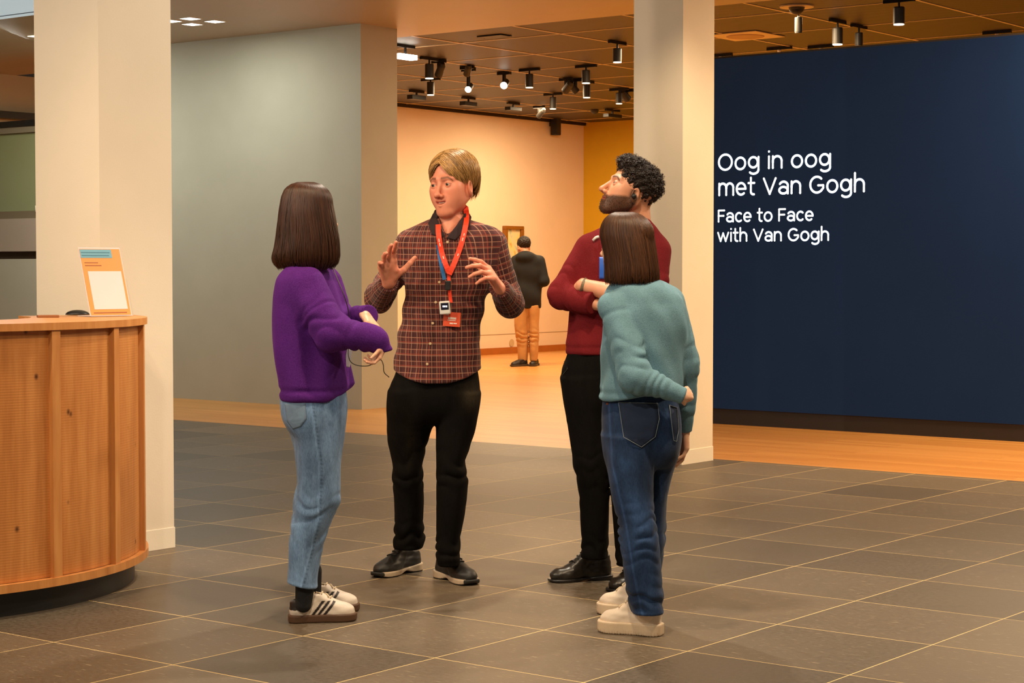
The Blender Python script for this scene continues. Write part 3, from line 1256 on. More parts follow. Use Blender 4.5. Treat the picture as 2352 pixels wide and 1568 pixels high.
def skin_mat():
    t = NT('skin')
    c = attr_color(t)
    v = t.coord('Object')
    n = t.noise(v, 45, 3)
    t.color(t.mix(t.math('MULTIPLY', n, 0.22), c, (0.62, 0.25, 0.17), 'MULTIPLY'))
    t.set(Roughness=0.48, Subsurface_Weight=0.12, Subsurface_Scale=0.01, Specular_IOR_Level=0.4)
    t.b.inputs['Subsurface Radius'].default_value = (1.0, 0.35, 0.2)
    t.normal(t.bump(t.noise(v, 420, 2), 0.12, 0.001))
    return t.m


def knit_mat(name, c, dark, light, fuzz=0.35, scale=1.0, ribs=False):
    t = NT(name)
    v = t.coord('Object')
    n1 = t.noise(v, 9, 4)
    n2 = t.noise(v, 260 * scale, 3, 0.7)
    col = t.ramp(n1, [(0.3, scl(c, 0.86)), (0.7, scl(c, 1.1))])
    col = t.mix(t.ramp(n2, [(0.4, (0, 0, 0)), (0.75, (0.55, 0.55, 0.55))]), col, light)
    col = t.mix(t.ramp(n2, [(0.25, (0.6, 0.6, 0.6)), (0.42, (0, 0, 0))]), col, dark)
    t.color(col)
    t.set(Roughness=0.9, Sheen_Weight=fuzz, Sheen_Roughness=0.45, Specular_IOR_Level=0.15)
    t.b.inputs['Sheen Tint'].default_value = (*scl(light, 1.3), 1)
    t.normal(t.bump(n2, 0.45, 0.003))
    return t.m


def denim_mat(name):
    t = NT(name)
    c = attr_color(t)
    v = t.coord('Object')
    n1 = t.noise(t.coord('Object', (1, 1, 0.35)), 40, 4)
    n2 = t.noise(t.coord('Object', (1, 1, 0.2)), 330, 2, 0.7)
    k = t.math('ADD', t.math('MULTIPLY', n1, 0.7), t.math('MULTIPLY', n2, 0.75))
    col = t.mix(1.0, c, t.ramp(k, [(0.35, (0.42, 0.44, 0.48)), (1.0, (1.55, 1.5, 1.42))]), 'MULTIPLY')
    t.color(col)
    t.set(Roughness=0.85, Specular_IOR_Level=0.2, Sheen_Weight=0.08)
    t.normal(t.bump(n2, 0.25, 0.002, t.bump(n1, 0.2, 0.004)))
    return t.m


def hair_mat(name, a, b, rough=0.38):
    t = NT(name)
    oi = attr_color(t)
    v = t.coord('Object', (160, 160, 5))
    n = t.noise(v, 1.0, 3)
    col = t.mix(n, a, b)
    col = t.mix(1.0, col, oi, 'MULTIPLY')
    t.color(col)
    t.set(Roughness=rough, Specular_IOR_Level=0.4, Anisotropic=0.5)
    return t.m


M_SKIN = skin_mat()


# ------------------------------------------------------------------ figure frame: pixels of the photograph at a depth -> metres round the figure's base
class Person:
    def __init__(self, px, D, label, name='person', group=None):
        self.D = D
        self.x0 = (px - CX) * D / FPX
        cy, sy = math.cos(YAW), math.sin(YAW)
        loc = (self.x0 * cy - D * sy, self.x0 * sy + D * cy, 0)
        self.root = empty(name, loc, YAW, label=label, cat='person', group=group)

    def P(self, px, py, dy=0.0):
        k = (self.D + dy) / FPX
        return np.array([(px - CX) * k - self.x0, dy, CAM_H - (py - HORIZON) * k])

    def w(self, n, dy=0.0):
        return n * (self.D + dy) / FPX

    def rows(self, rs):
        """(py, xl, xr, dy, ry) -> ZLoft rows"""
        out = []
        for (py, xl, xr, dy, ry) in rs:
            a, b = self.P(xl, py, dy), self.P(xr, py, dy)
            out.append((a[2], (a[0] + b[0]) / 2, dy, (b[0] - a[0]) / 2, ry))
        return out


# ------------------------------------------------------------------ head
def head_field(mouth=0.0, smile=0.0, eye=.0054, jaw=1.0, nose=1.0, long=1.0, neck=True):
    s = lambda f: [f(-1), f(1)]
    d = [(Ell((0, -.012, .036), (.0745, .094, .080)), 0), (Ell((0, .026, -.028), (.061, .064, .082 * long)), .03)]
    for k in (-1, 1):
        d.append((Cone((k * .053, -.012, -.040), (k * .020 * jaw, .064, -.097 * long), .021, .018), .025))
        d.append((Ell((k * .043, .052, -.018), (.022, .024, .020)), .03))
        d.append((Ell((k * .036, .046, -.050), (.026, .026, .028)), .03))
        d.append((Cone((k * .012, .0855, .022), (k * .045, .070, .020), .0085, .008), .014))
    d.append((Ell((0, .072, -.100 * long), (.021 * jaw, .017, .016)), .022))
    d.append((Ell((0, .072, -.070), (.030, .022, .026)), .022))
    f = U(*d)
    f = Sub(f, *s(lambda k: Ell((k * .0325, .0985, -.001), (.0185, .020, .0135))), k=.012)
    add = []
    for k in (-1, 1):
        add.append((Sub(Ell((k * .0325, .0745, -.001), (.0142, .0142, .0135)),
                        Ell((k * .0325, .094, -.0012), (.0126, .018, eye)), k=.001), .005))
    add.append((Cone((0, .0835, .012), (0, .1085 + .006 * (nose - 1) * 4, -.034), .0068, .0092 * nose), .010))
    add.append((Ell((0, .1120 + .004 * (nose - 1), -.0395), (.0115, .0115, .0100)), .008))
    for k in (-1, 1):
        add.append((Ell((k * .0125, .0985, -.0435), (.0075, .0105, .0075)), .006))
    # lips
    lz = -.0675
    for k in (-1, 1):
        add.append((Smile(Cone((0, .0935, lz + .0045), (k * (.0235 + smile * .4), .0815 - smile * .5, lz + .001), .0040, .0026), smile), .006))
        add.append((Smile(Cone((0, .0925, lz - .0062 - mouth), (k * (.021 + smile * .4), .082 - smile * .5, lz - .001 - mouth * .5), .0050, .0028), smile), .006))
    f2 = U((f, 0), *add)
    f2 = Sub(f2, *s(lambda k: Ell((k * .0062, .1075, -.0495), (.0036, .0055, .0042))), k=.003)
    f2 = Sub(f2, Smile(Ell((0, .096, lz - mouth * .5), (.0225 + smile * .3, .016, .0012 + mouth * .9)), smile), k=.003)
    ears = []
    for k in (-1, 1):
        Mx = rotm(k * -22, -8, 0)
        e = Sub(Ell((k * .0760, -.002, -.019), (.0090, .0195, .031), Mx), Ell((k * .0850, .002, -.014), (.0080, .0115, .019), Mx), k=.004)
        ears.append((e, .006))
    f3 = U((f2, 0), *ears)
    if neck:
        f3 = U((f3, 0), (Cone((0, -.020, -.075), (0, -.040, -.20), .052, .060), .025))
    return f3


class Smile:
    """bend a mouth field upwards towards its corners"""
    def __init__(self, f, s):
        self.f, self.s = f, s

    def __call__(self, P):
        Q = P.copy()
        Q[:, 2] -= (self.s * np.minimum((P[:, 0] / .024) ** 2, 1.6)).astype(F32)
        return self.f(Q)


SKIN = np.array(srgb(236, 178, 146))


def head_colors(L, skin, lip, brow=None, beard=None, flush=True, smile=0.0):
    """L head-local coordinates"""
    C = np.tile(np.asarray(skin, float), (len(L), 1))
    x, y, z = L[:, 0], L[:, 1], L[:, 2]

    def blend(w, c):
        nonlocal C
        w = np.clip(w, 0, 1)[:, None]
        C = C * (1 - w) + np.asarray(c) * w
    g = lambda v, s: np.exp(-(v / s) ** 2)
    if flush:
        blend(0.18 * g(np.abs(x) - .042, .02) * g(z + .032, .022) * (y > .02), np.asarray(skin) * (1.0, .68, .62))
        blend(0.30 * g(x, .014) * g(z + .04, .014) * (y > .09), np.asarray(skin) * (1.0, .70, .64))
    if beard is not None:
        jl = np.clip((-.028 - .35 * (y - .03) - z) / .012, 0, 1) * np.clip((y + .022) / .012, 0, 1) * np.clip((z + .135) / .01, 0, 1)
        jl = np.maximum(jl, 0.9 * g(z + .0575, .0055) * (np.abs(x) < .028) * (y > .06))
        sb = g(np.abs(y - .012), .010) * (z < -.0) * (z > -.05) * (np.abs(x) > .05)
        jl = np.maximum(jl, sb)
        blend(0.93 * jl, beard)
    zm = z - smile * np.minimum((x / .024) ** 2, 1.6)
    lm = g((zm + .0680) / .0082, 1.0) ** 2 * (np.abs(x) < .025) * (y > .079) * np.clip((.0265 - np.abs(x)) / .006, 0, 1)
    blend(lm * 0.85, lip)
    if brow is not None:
        bz = .0240 + .10 * (np.abs(x) - .02) - 4.0 * np.maximum(np.abs(x) - .034, 0) ** 1.4
        blend(0.90 * g(z - bz, .0048) * (np.abs(x) > .011) * (np.abs(x) < .052) * (y > .05), brow)
    lash = g(np.hypot((np.abs(x) - .0325) / .0126, (z + .0012) / .0060) - 1.12, .16) * (z > -.0012) * (y > .07)
    blend(0.55 * lash, np.asarray(skin) * (.25, .18, .16))
    ey = g(np.abs(x) - .0325, .016) * g(z + .001, .0062) * (y > .06)
    blend(0.18 * ey, np.asarray(skin) * (.62, .45, .42))
    return C


def eyes(parent, c, M, s, gaze=(0, 1, 0), iris=srgb(70, 60, 44)):
    gz = np.asarray(gaze, float)
    gz /= np.linalg.norm(gz)
    for k in (-1, 1):
        bm = bmesh.new()
        bmesh.ops.create_uvsphere(bm, u_segments=24, v_segments=24, radius=0.0128)
        V = np.array([v.co[:] for v in bm.verts])
        ctr = np.array([k * .0325, .0745, -.001])
        W = ((V + ctr) * s) @ np.asarray(M).T + np.asarray(c)
        for v, w in zip(bm.verts, W):
            v.co = Vector(w)
        cosang = (V @ gz) / 0.0128
        o = bm_obj('eye', bm, M_EYE, parent, True)
        ca = o.data.color_attributes.new('Col', 'FLOAT_COLOR', 'POINT')
        C = np.ones((len(V), 4), F32)
        C[:, :3] = srgb(188, 164, 148)
        C[cosang > 0.865, :3] = iris
        C[cosang > 0.975, :3] = (0.006, 0.005, 0.005)
        ca.data.foreach_set('color', C.ravel())


_t = NT('eyeball')
_t.color(attr_color(_t)).set(Roughness=0.12)
M_EYE = _t.m


# ------------------------------------------------------------------ hand
def hand_field(wrist, point, dorsal, side=1, curl=None, thumb=None, s=1.0, fore=None, fr=(.030, .027)):
    """wrist: position, point: direction of the fingers, dorsal: direction of the back of the hand.
    side: +1 when the thumb lies on the local +x = point x dorsal side. returns (field, lo, hi)"""
    y = np.asarray(point, float)
    y /= np.linalg.norm(y)
    z = np.asarray(dorsal, float)
    z -= y * (z @ y)
    z /= np.linalg.norm(z)
    x = np.cross(y, z)
    M = np.stack([x, y, z], 1)
    curl = curl or [(12, 18, 12, 10)] * 4          # (mcp, pip, dip, spread deg towards the thumb)
    kn = [(.0285, .088), (.0095, .092), (-.0095, .088), (-.0270, .079)]
    ln = [(.043, .026, .021), (.047, .030, .022), (.044, .028, .022), (.034, .021, .019)]
    rd = [(.0102, .0090, .0078), (.0104, .0092, .0080), (.0100, .0088, .0076), (.0090, .0078, .0068)]
    f = [(Cone((0, .0, 0), (0, .07, -.002), .0235, .031, (0, 0, 1), 0.52), 0)]
    f.append((Cone((side * .016, .018, -.006), (side * .026, .05, -.010), .016, .014), .016))   # thumb mound
    pts = []
    for i in range(4):
        kx, ky = kn[i]
        p = np.array([side * kx, ky, 0.0])
        f.append((Cone((side * kx * 0.55, .02, 0), p, .0125, .0112), .012))
        a1, a2, a3, sp = curl[i]
        ang = 0.0
        q = p
        segs = []
        for L, a, r0, r1 in zip(ln[i], (a1, a2, a3), (rd[i][0], rd[i][1], rd[i][2]), (rd[i][1], rd[i][2], rd[i][2] * .86)):
            ang += a
            dirv = np.array([side * math.sin(R(sp)) * math.cos(R(ang)), math.cos(R(sp)) * math.cos(R(ang)), -math.sin(R(ang))])
            q2 = q + dirv * L
            segs.append((Cone(q, q2, r0, r1), .003))
            q = q2
        f.append((U(*segs), .007))
        pts.append(q)
    th = thumb or ((.55, .80, -.25), (.45, .88, -.1), (.40, .90, 0.0))
    q = np.array([side * .022, .022, -.006])
    segs = []
    for L, dv, r0, r1 in zip((.043, .034, .029), th, (.0150, .0118, .0102), (.0118, .0102, .0082)):
        dv = np.asarray(dv, float) * (side, 1, 1)
        q2 = q + dv / np.linalg.norm(dv) * L
        segs.append((Cone(q, q2, r0, r1), .004))
        q = q2
    f.append((U(*segs), .010))
    pts.append(q)
    fld = Frame(U(*f), wrist, M, s)
    W = np.array([np.asarray(wrist) + M @ (np.asarray(p) * s) for p in pts + [np.array([0, .1, 0]), np.array([0, 0, 0]), np.array([.04, .05, 0]), np.array([-.04, .05, 0])]])
    if fore is not None:
        fld = U((fld, 0), (Cone(wrist, fore, fr[1] * s, fr[0] * s * 1.25, z, 0.86), .012))
    lo, hi = W.min(0) - .03, W.max(0) + .03
    if fore is not None:
        lo, hi = np.minimum(lo, np.asarray(fore) - .05), np.maximum(hi, np.asarray(fore) + .05)
    return fld, lo, hi


# ------------------------------------------------------------------ strands
def ribbons(name, paths, width, m, parent, shade=None, nrm=None, taper=0.35):
    """paths (n, k, 3): one three-sided tapered strand for each path"""
    paths = np.asarray(paths, float)
    n, k, _ = paths.shape
    t = np.gradient(paths, axis=1)
    t /= np.linalg.norm(t, axis=2, keepdims=True) + 1e-9
    ref = paths - (nrm if nrm is not None else paths.mean((0, 1)))
    a = np.cross(t, ref)
    a /= np.linalg.norm(a, axis=2, keepdims=True) + 1e-9
    b = np.cross(a, t)
    w = np.asarray(width)
    w = (w[:, None] if w.ndim else np.full((n, 1), float(w))) * (1 - (1 - taper) * np.linspace(0, 1, k)[None] ** 2)
    w = w[:, :, None]
    V = np.stack([paths - a * w, paths + b * w * 0.7, paths + a * w], 2)     # n,k,3,3
    V = V.reshape(n, k * 3, 3)
    q = []
    for i in range(k - 1):
        for j in (0, 1):
            q.append((i * 3 + j, i * 3 + j + 1, i * 3 + 3 + j + 1, i * 3 + 3 + j))
    q = np.array(q)
    Q = (q[None] + (np.arange(n) * k * 3)[:, None, None]).reshape(-1, 4)
    col = None
    if shade is not None:
        sh = np.asarray(shade)
        col = np.repeat(sh, k * 3, axis=0) if sh.ndim == 2 else np.repeat(sh[:, None], 3, 1).repeat(k * 3, axis=0)
    return soup(name, [(V.reshape(-1, 3), Q[:, ::-1])], m, parent, colors=col)


# ------------------------------------------------------------------ shared clothing helpers
def hit(pr, f, px, py, lo=-0.5, hi=0.45, off=0.0):
    """first point of the field seen through a pixel, in the figure's frame"""
    dy = np.linspace(lo, hi, 950)
    pts = np.array([pr.P(px, py, d) for d in dy])
    v = f(pts.astype(F32))
    i = np.argmax(v < off)
    if not (v < off).any():
        i = np.argmin(v)
    return pts[i]


def strap(name, pts, width, thick, m, parent, side=None):
    """flat band through points; its width lies across the view"""
    P = [Vector(p) for p in pts]
    V, F = [], []
    for i, p in enumerate(P):
        t = (P[min(i + 1, len(P) - 1)] - P[max(i - 1, 0)]).normalized()
        n = Vector((0, -1, 0)) if side is None else Vector(side)
        a = t.cross(n).normalized() * width * 0.5
        b = t.cross(a).normalized() * thick * 0.5
        V += [p - a - b, p + a - b, p + a + b, p - a + b]
    for i in range(len(P) - 1):
        for e in range(4):
            F.append((4 * i + e, 4 * i + (e + 1) % 4, 4 * i + 4 + (e + 1) % 4, 4 * i + 4 + e))
    F.append((3, 2, 1, 0))
    F.append(tuple(4 * (len(P) - 1) + e for e in range(4)))
    return mesh_obj(name, V, F, m, parent)


def crease(x):
    """rounded ridges with sharper valleys"""
    return (np.abs(np.sin(x * 0.5)) * 2 - 1.2).astype(F32)


def sleeve_fold(a, b, amp, seed, e0=1.0, rings=5):
    """wrinkles that gather towards t = e0 of the segment"""
    ax = A3(b) - A3(a)
    L = float(np.linalg.norm(ax))
    ax = ax / L

    def g(P, t):
        n = wav(P, 7.0, seed, 4)
        ring = crease(t * F32(rings * 2 * math.pi) + 2.2 * n + wav(P, 4.0, seed + 3, 4) * 2.6) * np.clip(.6 + .6 * wav(P, 8.0, seed + 5, 4), 0, 1)
        w = np.exp(-((t - e0) / 0.42) ** 2)
        return (amp * ring * w + amp * 0.7 * wav(P, (9, 9, 5), seed + 9, 5)).astype(F32)
    return g


def leg_fold(zk, amp, seed, zh=None, lam=.075):
    """trouser wrinkles: slanting creases at the knee height zk and above the hem zh, long soft creases elsewhere"""
    def g(P, th):
        z = P[:, 2]
        n = wav(P, (9, 9, 6), seed, 5)
        n2 = wav(P, (4, 4, 3), seed + 2, 4)
        ph = (z - zk) * F32(2 * math.pi / lam) + 1.9 * n + 2.4 * n2 + 1.5 * np.sin(th + seed)
        w = np.exp(-((z - zk) / 0.10) ** 2) * np.clip(.55 + .6 * wav(P, (7, 7, 7), seed + 4, 4), 0, 1)
        d = amp * crease(ph) * w
        if zh is not None:
            ph2 = (z - zh) * F32(2 * math.pi / .06) + 2.6 * n + 1.6 * np.sin(th + 2 + seed)
            d = d + amp * crease(ph2) * np.exp(-((z - zh) / 0.05) ** 2)
        d = d + amp * 0.55 * wav(P, (10, 10, 2.6), seed + 5, 5)
        return d.astype(F32)
    return g


def ground(pr, px, py):
    Dg = CAM_H * FPX / (py - HORIZON)
    return pr.P(px, py, Dg - pr.D) * (1, 1, 0)


def make_shoe(pr, toe, heel, L, W, style, parent, lift=0.0):
    """toe, heel: ground points; builds shoe > sole, laces"""
    t, h = np.asarray(toe, float), np.asarray(heel, float)
    y = t - h
    y[2] = 0
    y /= np.linalg.norm(y)
    x = np.cross(y, (0, 0, 1))
    M = np.stack([x, y, (0, 0, 1)], 1)
    o = (t + h) / 2 - y * L / 2
    st = STYLES[style]
    ts = st['sole']
    tw, wv_ = table([(0.0, .62), (0.08, .80), (0.3, .74), (0.5, .80), (0.72, 1.0), (0.86, .93), (0.94, .72), (0.98, .44), (1.0, .16)])
    tc, cv_ = table([(0.0, 0), (0.5, .02), (0.8, .06), (1.0, .10)])

    def outline(P, grow=0.0):
        u = P[:, 1] / F32(L)
        w = np.interp(u, tw, wv_[:, 0]) * W * 0.5 + grow
        d = np.abs(P[:, 0] - 0) - w
        e = np.maximum(-P[:, 1] - grow, P[:, 1] - L - grow)
        return smax(d.astype(F32), e.astype(F32), 0.02)

    def sole(P):
        ar = st['arch'] * np.exp(-((P[:, 1] / L - 0.42) / 0.12) ** 2) + st['spring'] * np.clip((P[:, 1] / L - 0.78) / 0.22, 0, 1) ** 2
        rid = 0.0
        top = ts * (1 + st['heelup'] * np.clip(1 - P[:, 1] / L / 0.45, 0, 1))
        d = smax(outline(P, st['welt']), smax((P[:, 2] - top).astype(F32), (ar - P[:, 2]).astype(F32), 0.004), 0.006)
        if st.get('tread'):
            d = d + (0.0012 * (np.sin(P[:, 1] * 2 * math.pi / 0.010) > 0.3) * (P[:, 2] < 0.012)).astype(F32)
        return d
    ah = st['ankle']
    up = U(Ell((0, .052, .055 + ts * .4), (.034, .054, ah * 0.62)),
           (Cone((0, .078, ah + .012), (0, L * .60, .050 + ts * .4), .028, .028, (1, 0, 0), 1.05), .02),
           (Cone((0, L * .55, .042 + ts * .4), (0, L - .058, .026 + ts * .5), .033, st['toe'], (0, 0, 1), .75), .025),
           (Ell((0, L * .70, .020 + ts * .5), (W * .46, L * .27, .030 + ts * .3)), .02),
           (Ell((0, .075, .028 + ts * .5), (W * .40, .078, .036)), .02))

    def upper(P):
        d = smax(up(P), outline(P, -0.003), 0.012)
        d = smax(d, (ts * .6 - P[:, 2]).astype(F32), 0.003)
        d = smax(d, (P[:, 2] - (ah + st['collar'] * (P[:, 1] - .06) / .08)).astype(F32), 0.006)
        if st['open']:
            d = smax(d, -Cone((0, .052, ah - .028), (0, .046, ah + .08), .027, .034, (1, 0, 0), .8)(P), 0.006)
        # seams
        return d - (0.0010 * wav(P, 30, 5, 4)).astype(F32)
    fu, fs = Frame(upper, o, M), Frame(sole, o, M)
    c = o + y * L / 2
    lo, hi = c - (L * .62, L * .62, 0.0), c + (L * .62, L * .62, ah + .05)
    lo[2], hi[2] = -0.01, ah + .04
    loc = lambda V: (V - o) @ M
    sh = blob('shoe', fu, lo, hi, st.get('h', 0.0028), st['mat'], parent, colors=lambda V: st['color'](loc(V), L, W, ts, ah))
    blob('sole', fs, lo, (hi[0], hi[1], ts * 2.2 + .02), 0.0035, st['smat'], sh, colors=lambda V: st['scolor'](loc(V), L, W, ts, ah))
    if st['laces']:
        lm, n = st['laces']
        for k in range(n):
            f_ = k / max(n - 1, 1)
            yy = L * (.36 + .26 * f_)
            pts = []
            for xx in np.linspace(-.021, .021, 9):
                for zz in np.linspace(ah + .04, ts, 60):
                    q = np.array([[xx, yy + xx * (0.25 if k % 2 else -0.25), zz]], F32)
                    if upper(q)[0] < 0.001:
                        break
                pts.append(o + M @ (q[0].astype(float) + (0, 0, .0028)))
            tube('lace', pts, .0028, lm, sh, 6)
        # bow
        for k in (-1, 1):
            b0 = o + M @ np.array([0, L * .40, ah * .98])
            pts = [b0 + M @ np.array(q) for q in ((0, 0, 0), (k * .012, .004, .003), (k * .024, .010, -.004), (k * .018, .018, -.008), (0, .006, 0), (k * .008, .022, -.010), (k * .014, .034, -.020))]
            tube('lace', catmull(pts, 4), .0023, lm, sh, 6)
    return sh


def const(c):
    return lambda Lc, L, W, ts, ah: np.tile(np.asarray(c, float), (len(Lc), 1))


def att_mat(name, rough, spec=0.5, bump=0.15, bs=200, sheen=0.0):
    t = NT(name)
    v = t.coord('Object')
    n = t.noise(v, bs, 3)
    t.color(t.mix(t.math('MULTIPLY', n, 0.25), attr_color(t), (0.55, 0.5, 0.45), 'MULTIPLY'))
    t.set(Roughness=rough, Specular_IOR_Level=spec, Sheen_Weight=sheen)
    if bump:
        t.normal(t.bump(n, bump, 0.002))
    return t.m


M_LEATHER_W = att_mat('white_leather', 0.45)
M_RUBBER = att_mat('rubber', 0.6, 0.4)
M_MESHSHOE = att_mat('black_mesh_shoe', 0.5, 0.5, 0.3)
M_DRESS = att_mat('black_dress_leather', 0.33, 0.5, 0.1, 60)
M_LACE_W = simple('cream_lace', srgb(226, 206, 172), 0.8)
M_LACE_K = simple('black_lace', (0.012, 0.011, 0.010), 0.7)


def sneaker_black(Lc, L, W, ts, ah):
    C = np.tile(np.array((.014, .013, .012)), (len(Lc), 1))
    m = (np.abs(Lc[:, 0]) > W * .25) & (np.abs((Lc[:, 1] / L - .45) + (Lc[:, 2] - .05) * 3) < .02) & (Lc[:, 2] < ah * .8)
    C[m] = (.05, .05, .05)
    return C


def sole_runner(Lc, L, W, ts, ah):
    C = np.tile(np.array(srgb(196, 176, 150)), (len(Lc), 1))
    C[Lc[:, 2] < .007] = (.015, .014, .012)
    C[(Lc[:, 1] > L * .93)] = (.02, .02, .018)
    return C


def stripes_white(Lc, L, W, ts, ah):
    C = np.tile(np.array(srgb(238, 224, 208)), (len(Lc), 1))
    K = np.array((.022, .014, .012))
    q = Lc[:, 1] / L + (Lc[:, 2] - .05) * -3.0
    side = (np.abs(Lc[:, 0]) > W * .22) & (Lc[:, 2] < ts + .052)
    for k in range(3):
        C[side & (np.abs(q - (.40 + k * .085)) < .024)] = K
    C[(Lc[:, 1] < .040) & (Lc[:, 2] > ah * .52)] = K
    C[(Lc[:, 1] > L * .97)] = K
    return C


STYLES = {
    'runner': dict(sole=.026, arch=.014, spring=.016, heelup=.5, welt=-.001, ankle=.098, toe=.030, collar=.012, open=False, laces=(M_LACE_K, 4),
                   mat=M_MESHSHOE, smat=M_RUBBER, color=sneaker_black, scolor=sole_runner),
    'stripe': dict(h=.0019, sole=.030, arch=0, spring=.004, heelup=0.0, welt=.002, ankle=.094, toe=.024, collar=.020, open=True, laces=(M_LACE_W, 5),
                   mat=M_LEATHER_W, smat=M_RUBBER, color=stripes_white, scolor=const(srgb(92, 64, 44))),
    'chunky': dict(sole=.044, arch=0, spring=.010, heelup=0.0, welt=.004, ankle=.122, toe=.028, collar=.010, open=False, laces=(M_LACE_W, 5), tread=True,
                   mat=M_LEATHER_W, smat=M_RUBBER, color=const(srgb(240, 222, 200)), scolor=const(srgb(232, 208, 176))),
    'dress': dict(sole=.014, arch=.008, spring=.006, heelup=.7, welt=.002, ankle=.115, toe=.026, collar=.010, open=False, laces=(M_LACE_K, 4),
                  mat=M_DRESS, smat=M_DRESS, color=const((.020, .016, .012)), scolor=const((.012, .010, .009))),
    'plain': dict(sole=.026, arch=0, spring=.008, heelup=.2, welt=.003, ankle=.090, toe=.030, collar=.0, open=False, laces=None,
                  mat=M_MESHSHOE, smat=M_RUBBER, color=const(srgb(40, 32, 24)), scolor=const(srgb(70, 56, 40))),
}


def swept_paths(c, M, s, ctr, rad, n, fn, k=12, clump=10, seed=1, jit=.05, lift=.02):
    """strands that sweep over an ellipsoid from a start to an end direction; fn(rng) -> (start, end)"""
    rg = np.random.RandomState(seed)
    out, sh = [], []
    for i in range(n // clump):
        r_ = fn(rg)
        a, b = r_[:2]
        drop = r_[2] if len(r_) > 2 else 0.0
        a, b = np.asarray(a, float), np.asarray(b, float)
        csh = rg.uniform(.72, 1.25)
        cl = rg.uniform(-lift, lift)
        for j in range(clump):
            aa = a + rg.normal(size=3) * jit
            bb = b + rg.normal(size=3) * jit * 1.2
            aa /= np.linalg.norm(aa)
            bb /= np.linalg.norm(bb)
            om = math.acos(np.clip(aa @ bb, -1, 1))
            t = np.linspace(0, 1, k)[:, None]
            d = (np.sin((1 - t) * om) * aa + np.sin(t * om) * bb) / max(math.sin(om), 1e-4)
            w = 1 + cl + rg.uniform(-.02, .03) + lift * 1.2 * np.sin(t * math.pi) + 0.012 * np.sin(t * 9 + rg.uniform(0, 6)) * t
            p = np.asarray(ctr) + d * np.asarray(rad) * w
            p[:, 2] -= drop * t[:, 0] ** 2
            p[:, 1] += lift * .12 * np.sin(t[:, 0] * 7 + csh * 20) * t[:, 0]
            out.append(np.asarray(c) + (p * s) @ np.asarray(M).T)
            sh.append(csh * rg.uniform(.85, 1.15))
    return np.array(out), np.array(sh)


M_UNDER = simple('hidden_body', SKIN.tolist() if False else tuple(SKIN), 0.7)


def finish_body(pr, heads, extra, coarse, lo, hi, skin):
    """one body mesh: fine head and hands, coarse hidden body under the clothes"""
    parts, cols = [], []
    for (f, a, b, h, cf) in heads:
        v, q = extract(f, a, b, h)
        parts.append((v, q))
        cols.append(cf(v) if cf else np.tile(skin, (len(v), 1)))
    if coarse is not None:
        v, q = extract(coarse, lo, hi, 0.014)
        parts.append((v, q))
        cols.append(np.tile(skin, (len(v), 1)))
    return soup('body', parts, M_SKIN, pr.root, colors=np.concatenate(cols))


def hand_colors(skin):
    def g(V):
        n = wav(V.astype(F32), 18, 3, 4)[:, None]
        return np.clip(np.asarray(skin) * (1 + .10 * n * np.array((.3, 1, 1))), 0, 1)
    return g


def patch(pr, name, poly, f, m, parent, off=.006, thick=.003, n=14):
    """cloth piece cut to a pixel outline and laid on the field's surface"""
    px = [q[0] for q in poly]
    py = [q[1] for q in poly]
    bm = bmesh.new()
    vs = [bm.verts.new((x, y, 0)) for x, y in poly]
    fc = bm.faces.new(vs)
    bmesh.ops.triangulate(bm, faces=[fc])
    for _ in range(3):
        bmesh.ops.subdivide_edges(bm, edges=list(bm.edges), cuts=1, use_grid_fill=True)
    for v in bm.verts:
        q = hit(pr, f, v.co.x, v.co.y)
        v.co = Vector(q) + Vector((0, -off, 0))
    bmesh.ops.smooth_vert(bm, verts=list(bm.verts), factor=.5, use_axis_y=True)
    bm.normal_update()
    if sum(f_.normal.y for f_ in bm.faces) > 0:
        bmesh.ops.reverse_faces(bm, faces=list(bm.faces))
    o = bm_obj(name, bm, m, parent, True)
    md = o.modifiers.new('thickness', 'SOLIDIFY')
    md.thickness = thick
    md.offset = -1
    return o


